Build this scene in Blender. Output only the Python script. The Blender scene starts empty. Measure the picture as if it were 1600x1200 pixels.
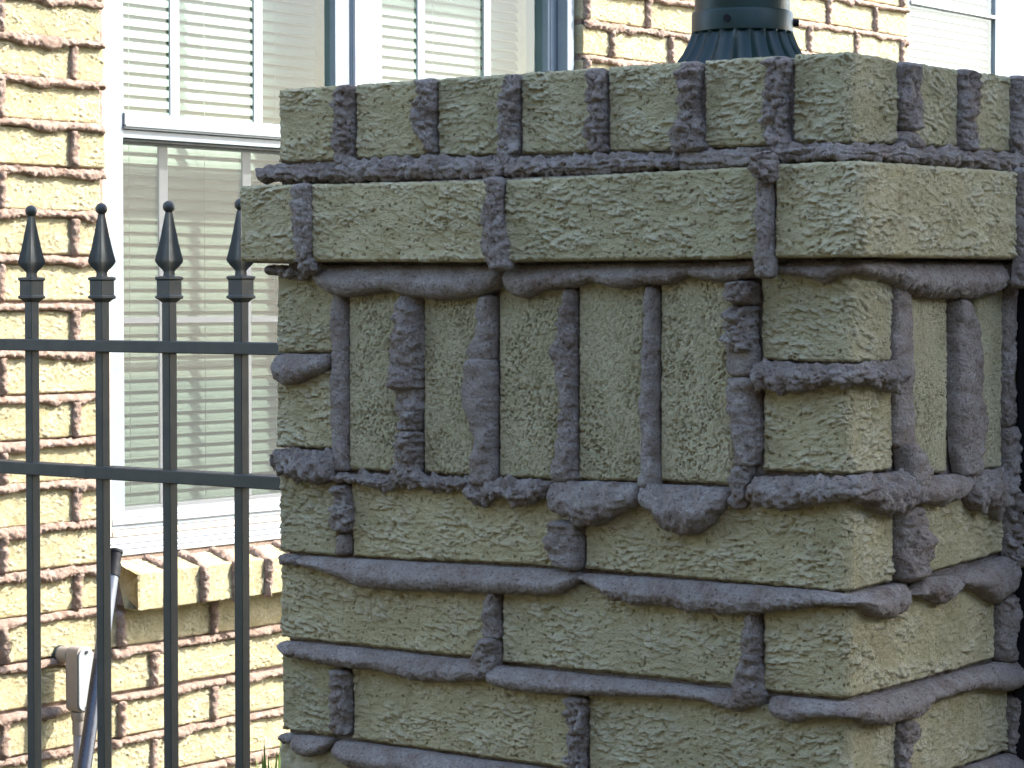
import bpy, math, random
import numpy as np
from mathutils import Vector, Matrix

random.seed(7)
rng = np.random.RandomState(11)
scn = bpy.context.scene
COL = scn.collection
GZ = 1.300                      # metres from the ground up to the measuring level z = 0 used below

# ------------------------------------------------------------------ camera
cam = bpy.data.objects.new('camera', bpy.data.cameras.new('camera'))
COL.objects.link(cam)
yaw, pitch, roll = -0.6560964, -0.0328589, -0.0003082
fw = Vector((math.sin(yaw)*math.cos(pitch), math.cos(yaw)*math.cos(pitch), math.sin(pitch)))
rt = Vector((math.cos(yaw), -math.sin(yaw), 0)); up = rt.cross(fw)
rt2 = rt*math.cos(roll)+up*math.sin(roll); up2 = up*math.cos(roll)-rt*math.sin(roll)
M = Matrix((rt2, up2, -fw)).transposed().to_4x4()
M.translation = Vector((0.98298, -1.69504, 0.04712+GZ))
cam.matrix_world = M
cam.data.sensor_width = 36.0
cam.data.lens = 4022.25/1600*36.0
cam.data.clip_start = 0.05; cam.data.clip_end = 500
scn.camera = cam
# ------------------------------------------------------------------ sun, sky, exposure
SUN = Vector((1.0, 1.08, 1.30)).normalized()
elev = math.asin(SUN.z); azim = math.atan2(SUN.x, SUN.y)
world = bpy.data.worlds.new("World"); scn.world = world; world.use_nodes = True
wn = world.node_tree; bg = wn.nodes['Background']
sky = wn.nodes.new('ShaderNodeTexSky'); sky.sky_type = 'NISHITA'; sky.sun_disc = False
sky.sun_elevation = elev; sky.sun_rotation = azim
sky.air_density = 1.0; sky.dust_density = 1.5; sky.ozone_density = 0.6
wn.links.new(sky.outputs[0], bg.inputs[0]); bg.inputs[1].default_value = 0.15
sl = bpy.data.lights.new('sun', 'SUN'); sl.energy = 2.0; sl.angle = math.radians(0.55); sl.color = (1.0, 0.95, 0.905)
so = bpy.data.objects.new('sun', sl); COL.objects.link(so)
so.rotation_euler = SUN.to_track_quat('Z', 'Y').to_euler(); so.location = SUN*12
scn.view_settings.view_transform = 'Standard'; scn.view_settings.look = 'None'
scn.view_settings.gamma = 1.0; scn.view_settings.use_curve_mapping = False
scn.view_settings.exposure = 2.72
scn.cycles.max_bounces = 8; scn.cycles.transparent_max_bounces = 16

# ------------------------------------------------------------------ materials
def mat(name):
    m = bpy.data.materials.new(name); m.use_nodes = True
    nt = m.node_tree; return m, nt, nt.nodes['Principled BSDF']
def nd(nt, t, **kw):
    n = nt.nodes.new(t)
    for k, v in kw.items():
        if k.startswith('i_'): n.inputs[k[2:].replace('_', ' ')].default_value = v
        else: setattr(n, k, v)
    return n
def noise(nt, co, scale, detail=4, rough=0.6, dist=0.0):
    n = nd(nt, 'ShaderNodeTexNoise'); n.inputs['Scale'].default_value = scale
    n.inputs['Detail'].default_value = detail; n.inputs['Roughness'].default_value = rough
    n.inputs['Distortion'].default_value = dist
    nt.links.new(co, n.inputs['Vector']); return n
def ramp(nt, src, stops):
    r = nd(nt, 'ShaderNodeValToRGB'); el = r.color_ramp.elements
    while len(el) < len(stops): el.new(0.5)
    for e, (p, c) in zip(el, stops):
        e.position = p; e.color = tuple(c)+(1,) if len(c) == 3 else c
    nt.links.new(src, r.inputs[0]); return r
def mix(nt, fac, a, b, blend='MIX'):
    n = nd(nt, 'ShaderNodeMix', data_type='RGBA', blend_type=blend)
    for sock, v in ((n.inputs[0], fac), (n.inputs[6], a), (n.inputs[7], b)):
        if hasattr(v, 'links') or hasattr(v, 'is_linked'): nt.links.new(v, sock)
        else: sock.default_value = (tuple(v)+(1,)) if isinstance(v, tuple) and len(v) == 3 else v
    return n.outputs[2]
def bump(nt, bsdf, h, strength, dist):
    b = nd(nt, 'ShaderNodeBump'); b.inputs['Strength'].default_value = strength
    b.inputs['Distance'].default_value = dist
    nt.links.new(h, b.inputs['Height']); nt.links.new(b.outputs[0], bsdf.inputs['Normal'])

def brick_mat():
    m, nt, b = mat('rustic_brick')
    tc = nd(nt, 'ShaderNodeNewGeometry').outputs['Position']
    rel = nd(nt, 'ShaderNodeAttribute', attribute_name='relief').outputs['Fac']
    r1 = ramp(nt, rel, [(0.0, (0.49, 0.43, 0.235)), (0.35, (0.60, 0.535, 0.32)), (1.0, (0.675, 0.62, 0.42))])  # olive hollows, cream flakes; low end also darkened to paint in crevice shade
    n1 = noise(nt, tc, 28, 5, 0.6)
    c = mix(nt, 1.0, r1.outputs[0], ramp(nt, n1.outputs[0], [(0.3, (0.84, 0.82, 0.78)), (0.7, (1.1, 1.1, 1.13))]).outputs[0], 'MULTIPLY')
    # thin tint variation between bricks
    oi = nd(nt, 'ShaderNodeObjectInfo').outputs['Random']
    rr = ramp(nt, oi, [(0.0, (0.90, 0.90, 0.88)), (0.5, (1.0, 1.0, 1.0)), (1.0, (1.06, 1.03, 0.98))])
    c = mix(nt, 1.0, c, rr.outputs[0], 'MULTIPLY')
    # little dark burnt specks and rusty ones
    n2 = noise(nt, tc, 330, 2, 0.5)
    sp = ramp(nt, n2.outputs[0], [(0.69, (0, 0, 0)), (0.75, (1, 1, 1))])
    c = mix(nt, sp.outputs[0], c, (0.13, 0.10, 0.075))
    n3 = noise(nt, tc, 120, 3, 0.6)
    sp2 = ramp(nt, n3.outputs[0], [(0.62, (0, 0, 0)), (0.75, (0.6, 0.6, 0.6))])
    c = mix(nt, sp2.outputs[0], c, (0.36, 0.25, 0.16))
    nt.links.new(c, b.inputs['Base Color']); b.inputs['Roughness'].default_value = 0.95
    b.inputs['Specular IOR Level'].default_value = 0.2
    n4 = noise(nt, tc, 700, 4, 0.75)
    bump(nt, b, n4.outputs[0], 1.0, 0.005)
    return m
def mortar_mat(name, base, light, dark):
    m, nt, b = mat(name)
    tc = nd(nt, 'ShaderNodeNewGeometry').outputs['Position']
    n1 = noise(nt, tc, 45, 6, 0.65)
    r1 = ramp(nt, n1.outputs[0], [(0.3, dark), (0.5, base), (0.72, light)])
    n2 = noise(nt, tc, 420, 3, 0.6)
    sp = ramp(nt, n2.outputs[0], [(0.30, (0.45, 0.38, 0.36)), (0.44, (0.98, 0.96, 0.95)), (0.58, (1, 1, 1)), (0.72, (1.4, 1.4, 1.38))])
    c = mix(nt, 1.0, r1.outputs[0], sp.outputs[0], 'MULTIPLY')
    nt.links.new(c, b.inputs['Base Color']); b.inputs['Roughness'].default_value = 0.92
    b.inputs['Specular IOR Level'].default_value = 0.25
    n4 = noise(nt, tc, 420, 6, 0.8)
    bump(nt, b, n4.outputs[0], 1.0, 0.006)
    return m
def paint_mat(name, col, rough=0.4, wear=None, metal=0.0, bscale=300, bs=0.1, spec=0.5):
    m, nt, b = mat(name)
    tc = nd(nt, 'ShaderNodeNewGeometry').outputs['Position']
    n1 = noise(nt, tc, 18, 6, 0.7)
    w = wear or tuple(x*0.8 for x in col)
    r1 = ramp(nt, n1.outputs[0], [(0.38, col), (0.75, w)])
    nt.links.new(r1.outputs[0], b.inputs['Base Color'])
    rr = ramp(nt, noise(nt, tc, 60, 4).outputs[0], [(0.3, (rough*0.85,)*3), (0.7, (min(1, rough*1.2),)*3)])
    nt.links.new(rr.outputs[0], b.inputs['Roughness'])
    b.inputs['Metallic'].default_value = metal; b.inputs['Specular IOR Level'].default_value = spec
    bump(nt, b, noise(nt, tc, bscale, 3).outputs[0], bs, 0.001)
    return m
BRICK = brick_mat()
MORT = mortar_mat('lavender_grey_mortar', (0.365, 0.31, 0.265), (0.47, 0.42, 0.37), (0.27, 0.205, 0.16))
WMORT = mortar_mat('tan_pink_mortar', (0.42, 0.31, 0.24), (0.52, 0.42, 0.35), (0.30, 0.20, 0.145))
WHITE = paint_mat('white_vinyl', (0.40, 0.42, 0.43), 0.35, (0.36, 0.375, 0.385), bs=0.03)
CAULK = paint_mat('beige_caulk', (0.50, 0.42, 0.33), 0.7, (0.40, 0.33, 0.25), bs=0.3)
FRAME = paint_mat('bluish_white_frame', (0.22, 0.26, 0.285), 0.35, (0.195, 0.23, 0.255), bs=0.03)
SLAT = paint_mat('cream_blind_slat', (0.31, 0.325, 0.28), 0.5, (0.29, 0.305, 0.26), bs=0.02)
GASKET = paint_mat('dark_gasket', (0.02, 0.03, 0.03), 0.5)
IRON = paint_mat('fence_paint', (0.024, 0.030, 0.025), 0.5, (0.040, 0.042, 0.035), bs=0.25)
GREEN = paint_mat('dark_green_lamp_paint', (0.006, 0.020, 0.016), 0.42, (0.011, 0.029, 0.023), bs=0.15, spec=0.3)
DARKGREEN = paint_mat('flare_paint', (0.006, 0.018, 0.016), 0.38, (0.010, 0.027, 0.023), bs=0.15, spec=0.3)
BLACK = paint_mat('black_post_paint', (0.006, 0.006, 0.007), 0.6, spec=0.2)
PVCG = paint_mat('grey_pvc', (0.30, 0.295, 0.315), 0.5, (0.25, 0.245, 0.27))
BOXM = paint_mat('aged_grey_box', (0.26, 0.225, 0.185), 0.6, (0.28, 0.24, 0.19), bs=0.25)
COVER = paint_mat('box_cover', (0.26, 0.275, 0.27), 0.5, (0.27, 0.29, 0.285), bs=0.2)
PIPE = paint_mat('black_plastic', (0.012, 0.017, 0.028), 0.28, (0.02, 0.026, 0.04), bs=0.1)
GPIPE = paint_mat('glint_grey_plastic', (0.10, 0.115, 0.14), 0.35, (0.07, 0.08, 0.1))
ROOM = paint_mat('room_wall', (0.45, 0.46, 0.42), 0.9)
def glass_mat(tint=(0.86, 0.925, 0.885, 1)):
    m, nt, b = mat('window_glass'); nt.nodes.remove(b)
    out = nt.nodes['Material Output']
    t = nd(nt, 'ShaderNodeBsdfTransparent'); t.inputs[0].default_value = tint
    g = nd(nt, 'ShaderNodeBsdfGlossy'); g.inputs['Roughness'].default_value = 0.015
    f = nd(nt, 'ShaderNodeFresnel'); f.inputs[0].default_value = 1.5
    x = nd(nt, 'ShaderNodeMixShader')
    gm = nd(nt, 'ShaderNodeNewGeometry'); iv = nd(nt, 'ShaderNodeMath', operation='SUBTRACT'); iv.inputs[0].default_value = 1.0
    nt.links.new(gm.outputs['Backfacing'], iv.inputs[1]); mu = nd(nt, 'ShaderNodeMath', operation='MULTIPLY')
    nt.links.new(f.outputs[0], mu.inputs[0]); nt.links.new(iv.outputs[0], mu.inputs[1])
    nt.links.new(mu.outputs[0], x.inputs[0]); nt.links.new(t.outputs[0], x.inputs[1]); nt.links.new(g.outputs[0], x.inputs[2])
    nt.links.new(x.outputs[0], out.inputs[0]); return m
def screen_mat():
    m, nt, b = mat('insect_mesh'); nt.nodes.remove(b)
    out = nt.nodes['Material Output']
    t = nd(nt, 'ShaderNodeBsdfTransparent')
    d = nd(nt, 'ShaderNodeBsdfDiffuse'); d.inputs[0].default_value = (0.14, 0.145, 0.13, 1)
    x = nd(nt, 'ShaderNodeMixShader'); x.inputs[0].default_value = 0.3
    nt.links.new(t.outputs[0], x.inputs[1]); nt.links.new(d.outputs[0], x.inputs[2])
    nt.links.new(x.outputs[0], out.inputs[0]); return m
GLASS = glass_mat(); GLASS3 = glass_mat((0.96, 0.98, 0.98, 1)); SCREEN = screen_mat()
def leaf_mat(name, a, b_):
    m, nt, b = mat(name)
    oi = nd(nt, 'ShaderNodeNewGeometry').outputs['Random Per Island']
    r = ramp(nt, oi, [(0.0, a), (1.0, b_)])
    nt.links.new(r.outputs[0], b.inputs['Base Color']); b.inputs['Roughness'].default_value = 0.5
    return m
LEAF = leaf_mat('tree_leaf', (0.035, 0.075, 0.018), (0.08, 0.12, 0.03))
BLADE = leaf_mat('plant_leaf', (0.06, 0.13, 0.02), (0.12, 0.20, 0.04))
def bark_mat():
    m, nt, b = mat('bark'); tc = nd(nt, 'ShaderNodeTexCoord').outputs['Object']
    n = noise(nt, tc, 14, 8, 0.7, 0.6)
    nt.links.new(ramp(nt, n.outputs[0], [(0.3, (0.06, 0.045, 0.032)), (0.7, (0.17, 0.13, 0.10))]).outputs[0], b.inputs['Base Color'])
    b.inputs['Roughness'].default_value = 0.9; bump(nt, b, n.outputs[0], 0.8, 0.02); return m
BARK = bark_mat()
def ground_mat():
    m, nt, b = mat('lawn_ground'); tc = nd(nt, 'ShaderNodeTexCoord').outputs['Object']
    n = noise(nt, tc, 1.2, 8, 0.7)
    n2 = noise(nt, tc, 60, 5, 0.7)
    c = ramp(nt, n.outputs[0], [(0.35, (0.035, 0.045, 0.02)), (0.55, (0.06, 0.055, 0.03)), (0.75, (0.10, 0.075, 0.055))]).outputs[0]
    c = mix(nt, 0.6, c, ramp(nt, n2.outputs[0], [(0.3, (0.3, 0.3, 0.3)), (0.7, (1.2, 1.2, 1.2))]).outputs[0], 'MULTIPLY')
    nt.links.new(c, b.inputs['Base Color']); b.inputs['Roughness'].default_value = 0.95
    bump(nt, b, n2.outputs[0], 0.8, 0.03); return m
GROUND = ground_mat()
def pave_mat():
    m, nt, b = mat('pale_concrete'); tc = nd(nt, 'ShaderNodeTexCoord').outputs['Object']
    n = noise(nt, tc, 3, 8, 0.65)
    nt.links.new(ramp(nt, n.outputs[0], [(0.3, (0.24, 0.22, 0.19)), (0.7, (0.32, 0.295, 0.26))]).outputs[0], b.inputs['Base Color'])
    b.inputs['Roughness'].default_value = 0.9; bump(nt, b, noise(nt, tc, 90, 5).outputs[0], 0.5, 0.004); return m
PAVE = pave_mat()

# ------------------------------------------------------------------ vectorised noise
def _h(ix, iy, iz, seed):
    n = (ix*374761393 + iy*668265263 + iz*1274126177 + seed*974634777) & 0xffffffff
    n = ((n ^ (n >> 13))*1274126177) & 0xffffffff
    n = ((n ^ (n >> 16))*2246822519) & 0xffffffff
    return (n ^ (n >> 15)) & 0xffff
_G = rng.normal(size=(65536, 3)); _G /= np.linalg.norm(_G, axis=1)[:, None]
def perlin(x, y, z=None, seed=0):
    x = np.asarray(x, float); y = np.asarray(y, float)
    z = np.zeros_like(x)+0.37 if z is None else np.asarray(z, float)+np.zeros_like(x)
    x, y, z = np.broadcast_arrays(x, y, z)
    X, Y, Z = np.floor(x).astype(np.int64), np.floor(y).astype(np.int64), np.floor(z).astype(np.int64)
    fx, fy, fz = x-X, y-Y, z-Z
    u, v, w = [t*t*t*(t*(t*6-15)+10) for t in (fx, fy, fz)]
    r = 0
    for i in (0, 1):
        for j in (0, 1):
            for k in (0, 1):
                g = _G[_h(X+i, Y+j, Z+k, seed)]
                d = g[..., 0]*(fx-i)+g[..., 1]*(fy-j)+g[..., 2]*(fz-k)
                r = r + d*(u if i else 1-u)*(v if j else 1-v)*(w if k else 1-w)
    return r*1.6
def fbm(x, y, z=None, seed=0, oct=3):
    r = 0; a = 1; f = 1
    for o in range(oct):
        r = r + a*perlin(x*f, y*f, None if z is None else z*f, seed+o*17); a *= 0.5; f *= 2.03
    return r/1.6
def sstep(x, a, b):
    t = np.clip((x-a)/(b-a), 0, 1); return t*t*(3-2*t)
def flakes(a, b, ca, cb, T, seed, dens=0.8):
    """overlapping torn flakes: a cliff at the lower lip, thinning upwards; cell ca x cb mm, lip height T mm"""
    h = np.zeros_like(a); ia, ib = np.floor(a/ca).astype(np.int64), np.floor(b/cb).astype(np.int64)
    for i in (-1, 0, 1):
        for j in (-1, 0, 1):
            r1 = _h(ia+i, ib+j, ia*0+1, seed)/65535.0; r2 = _h(ia+i, ib+j, ia*0+2, seed)/65535.0
            r3 = _h(ia+i, ib+j, ia*0+3, seed)/65535.0; r4 = _h(ia+i, ib+j, ia*0+4, seed)/65535.0
            da = a-(ia+i+r1)*ca; db = b-(ib+j+r2)*cb+(r4-0.5)*0.5*da
            w = ca*(0.45+0.55*r3); u = da/w
            v = db+0.30*cb*(0.8-r4)*(u*u)*1.5             # curved lip
            m = np.sqrt(np.clip(1-u*u, 0, 1))
            f = T*(0.35+0.65*r4)*m*sstep(v, -0.45, 0.25)*np.clip(1-v/(cb*(0.8+0.6*r1)), 0, 1)*(r3 < dens)
            h = np.maximum(h, f)
    return h
def brick_relief(a, b, seed, k=1.0):
    """torn, flaky face of a rustic brick: a along the brick, b up (mm) -> height mm, relief 0..1"""
    ja = 1.2*fbm(a/2.4, b/2.4, None, seed+1, 2); jb = 1.1*fbm(a/2.2, b/2.2, None, seed+2, 2)
    wb = 4.0*perlin(a/28, b/22, None, seed+12)
    A = a+ja; B = b+jb+wb+(a*0.12*((seed % 3)-1))
    amp = 0.40+0.75*sstep(perlin(a/38, b/24, None, seed+9), -0.35, 0.35)
    h = 0.8*flakes(A, B, 10.5, 6.6, 4.4, seed+3, 0.75)+1.0*flakes(A+3, B+2, 5.8, 4.0, 4.0, seed+5, 0.8)+0.5*flakes(A+1, B+5, 4.4, 3.2, 2.4, seed+8, 0.8)
    h = h*amp+0.5*fbm(a/2.2, b/2.0, None, seed+20, 2)
    pit = sstep(perlin(a/2.6, b/2.6, None, seed+31), 0.50, 0.68)
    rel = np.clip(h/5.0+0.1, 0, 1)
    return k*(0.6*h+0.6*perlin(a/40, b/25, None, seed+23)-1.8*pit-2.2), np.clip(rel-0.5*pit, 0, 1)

# ------------------------------------------------------------------ object helpers
def tag(o, label=None, cat=None, group=None, kind=None):
    if label: o['label'] = label
    if cat: o['category'] = cat
    if group: o['group'] = group
    if kind: o['kind'] = kind
    return o
def thing(name, loc, label, cat, group=None):
    o = bpy.data.objects.new(name, None); o.empty_display_size = 0.05
    COL.objects.link(o); o.location = loc
    return tag(o, label, cat, group)
WLOC = {}
def link(name, me, m, parent=None, wloc=(0, 0, 0)):
    o = bpy.data.objects.new(name, me); COL.objects.link(o)
    w = Vector(wloc)
    if m and len(me.materials) == 0: me.materials.append(m)
    if parent is not None:
        o.parent = parent; pw = WLOC.get(parent.name, parent.location if parent.parent is None else Vector())
        o.location = w-pw
    else: o.location = w
    WLOC[o.name] = w.copy()
    return o
def mesh_np(name, V, F, smooth=True, rel=None):
    """V Nx3 metres, F Mx4 quads (or list of faces)"""
    me = bpy.data.meshes.new(name)
    if isinstance(F, np.ndarray):
        me.vertices.add(len(V)); me.vertices.foreach_set('co', np.asarray(V, np.float32).ravel())
        me.loops.add(F.size); me.loops.foreach_set('vertex_index', F.astype(np.int32).ravel())
        me.polygons.add(len(F)); me.polygons.foreach_set('loop_start', np.arange(0, F.size, F.shape[1], dtype=np.int32))
        me.polygons.foreach_set('loop_total', np.full(len(F), F.shape[1], np.int32))
        me.update(calc_edges=True)
    else:
        me.from_pydata([tuple(v) for v in V], [], F); me.update()
    if smooth: me.polygons.foreach_set('use_smooth', np.ones(len(me.polygons), bool))
    if rel is not None:
        at = me.attributes.new('relief', 'FLOAT', 'POINT'); at.data.foreach_set('value', np.asarray(rel, np.float32))
    me.validate()
    return me
def grid_faces(nu, nv, off=0):
    i = np.arange(nu-1)[:, None]*nv+np.arange(nv-1)[None, :]+off
    return np.stack([i, i+nv, i+nv+1, i+1], -1).reshape(-1, 4)
class MB:
    """collects simple solids, mm in, one mesh out"""
    def __init__(s): s.v = []; s.f = []
    def box(s, x0, x1, y0, y1, z0, z1):
        b = len(s.v)
        s.v += [(x, y, z) for x in (x0, x1) for y in (y0, y1) for z in (z0, z1)]
        s.f += [tuple(b+i for i in q) for q in ((0, 1, 3, 2), (4, 6, 7, 5), (0, 4, 5, 1), (2, 3, 7, 6), (0, 2, 6, 4), (1, 5, 7, 3))]
        return s
    def rings(s, rings, cap=True):
        b = len(s.v); n = len(rings[0])
        for r in rings: s.v += [tuple(p) for p in r]
        for i in range(len(rings)-1):
            for j in range(n):
                k = (j+1) % n
                s.f.append((b+i*n+j, b+i*n+k, b+(i+1)*n+k, b+(i+1)*n+j))
        if cap:
            s.f.append(tuple(b+j for j in range(n))[::-1]); s.f.append(tuple(b+(len(rings)-1)*n+j for j in range(n)))
        return s
    def lathe(s, cx, cy, prof, n=32, fl=None):
        R = []
        for r, z in prof:
            ring = []
            for j in range(n):
                a = 2*math.pi*j/n; rr = r*(fl(a, z) if fl else 1)
                ring.append((cx+rr*math.cos(a), cy+rr*math.sin(a), z))
            R.append(ring)
        return s.rings(R)
    def tube(s, p0, p1, r0, r1=None, n=16):
        r1 = r0 if r1 is None else r1
        p0, p1 = Vector(p0), Vector(p1); d = (p1-p0).normalized()
        a = d.orthogonal().normalized(); c = d.cross(a)
        R = [[p+a*math.cos(2*math.pi*j/n)*r+c*math.sin(2*math.pi*j/n)*r for j in range(n)] for p, r in ((p0, r0), (p1, r1))]
        return s.rings(R)
    def build(s, name, m, parent=None, smooth=False, bevel=0, zoff=GZ):
        V = np.array([tuple(v) for v in s.v])/1000.0; V[:, 2] += zoff
        c = (V.min(0)+V.max(0))/2
        me = bpy.data.meshes.new(name); me.from_pydata([tuple(v) for v in V-c], [], s.f); me.update()
        if smooth: me.shade_smooth(); me.set_sharp_from_angle(angle=math.radians(35))
        o = link(name, me, m, parent, c)
        if bevel:
            bm_ = o.modifiers.new('bevel', 'BEVEL'); bm_.width = bevel/1000; bm_.segments = 2; bm_.limit_method = 'ANGLE'; bm_.harden_normals = True
            me.shade_smooth(); me.set_sharp_from_angle(angle=math.radians(50))
        return o
def copy_obj(o, parent, wloc):
    c = o.copy(); COL.objects.link(c)
    c.parent = parent; c.location = Vector(wloc)-WLOC[parent.name] if parent is not None else Vector(wloc)
    WLOC[c.name] = Vector(wloc); return c

# ------------------------------------------------------------------ large structure: ground
gb = MB().box(-30000, 30000, -30000, 30000, -40, 0); g = gb.build('ground', GROUND, zoff=0); tag(g, kind='structure')
pv = MB().box(3600, 4900, -9000, 9000, 4, 30); g = pv.build('path', PAVE, zoff=0); tag(g, kind='structure')

# ------------------------------------------------------------------ measured brick and mortar outlines of the pillar (mm)
BRICKS=[["h",2,[-586.1,-517.1],[169.5,169.1],[233.7,233.9] ],
["h",2,[-495.6,-417.1],[169,168.5],[233.9,234] ],
["h",2,[-403,-321],[168.4,167.2],[234,234] ],
["h",2,[-314.3,-238.8],[167.1,166],[234,234] ],
["h",2,[-226.1,-149.5],[165.8,165.5],[234,234] ],
["h",2,[-133.9,-70.5],[165.5,165.7],[234,234] ],
["h",2,[-52.7,0,74.3],[165.7,164.4,167.7],[234,233.4,232.3] ],
["h",2,[99.8,172.9],[167.9,168.4],[232.2,232] ],
["h",2,[193.8,265.5],[168.6,169.2],[232.1,232.4] ],
["h",22,[-635.3,-564.5],[81.3,80.5],[148.6,147.8] ],
["h",22,[-549.4,-348.3],[80.4,78.2],[147.6,145.3] ],
["h",22,[-336.3,-89.2],[78,78.7],[145.2,148.5] ],
["h",22,[-76.6,0,257.1],[78.7,78.7,80.5],[149.8,149.9,151.7] ],
["h",0,[-589.1,-519],[-0.4,1],[77.4,76.8] ],
["h",0,[-80.2,0,67.3],[0.4,-0.5,-1.2],[73.2,74,70.7] ],
["h",0,[-589.5,-519.3],[-85.2,-83.4],[-15.9,-14.2] ],
["h",0,[-78.2,0,69],[-85.3,-85.1,-85.8],[-14.5,-15.9,-13.6] ],
["v",0,[-503.5,-432.8],[-101.9,-101.3],[75,74] ],
["v",0,[-418.6,-354.5],[-101.2,-101.1],[73.8,72.9] ],
["v",0,[-336.8,-266.5],[-101.1,-100.4],[72.6,73.1] ],
["v",0,[-254.8,-188.9],[-100.3,-98.3],[73.2,73.8] ],
["v",0,[-174,-104],[-97.9,-97.4],[73.9,74.3] ],
["v",0,[94.4,156.7],[-90.9,-92],[68.5,69] ],
["v",0,[206.3,253.1],[-92.7,-93.4],[69.4,69.8] ],
["h",0,[-586.2,-516.6],[-178.7,-178.1],[-108.7,-108.1] ],
["h",0,[-501,-257.9],[-178.1,-171.9],[-108.1,-101.9] ],
["h",0,[-248.2,0,72],[-172.7,-174.9,-172.5],[-102.7,-104.9,-102.5] ],
["h",0,[115.3,258.2],[-172.1,-163.9],[-102.1,-93.9] ],
["h",0,[-585.8,-344.4],[-255.8,-255.1],[-185.8,-185.1] ],
["h",0,[-334.2,-90.5],[-256.3,-255.5],[-186.3,-185.5] ],
["h",0,[-77.6,0,244.1],[-256.8,-256.4,-252.5],[-186.8,-186.4,-182.5] ],
["h",0,[-584.5,-519.4],[-338.8,-338.1],[-268.8,-268.1] ],
["h",0,[-500,-257.9],[-338.6,-339.1],[-268.6,-269.1] ],
["h",0,[-244.9,0,75.3],[-339,-337.7,-336.5],[-269,-267.7,-266.5] ],
["h",0,[97.9,267.2],[-336.1,-332.8],[-266.1,-262.8]]]
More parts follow.
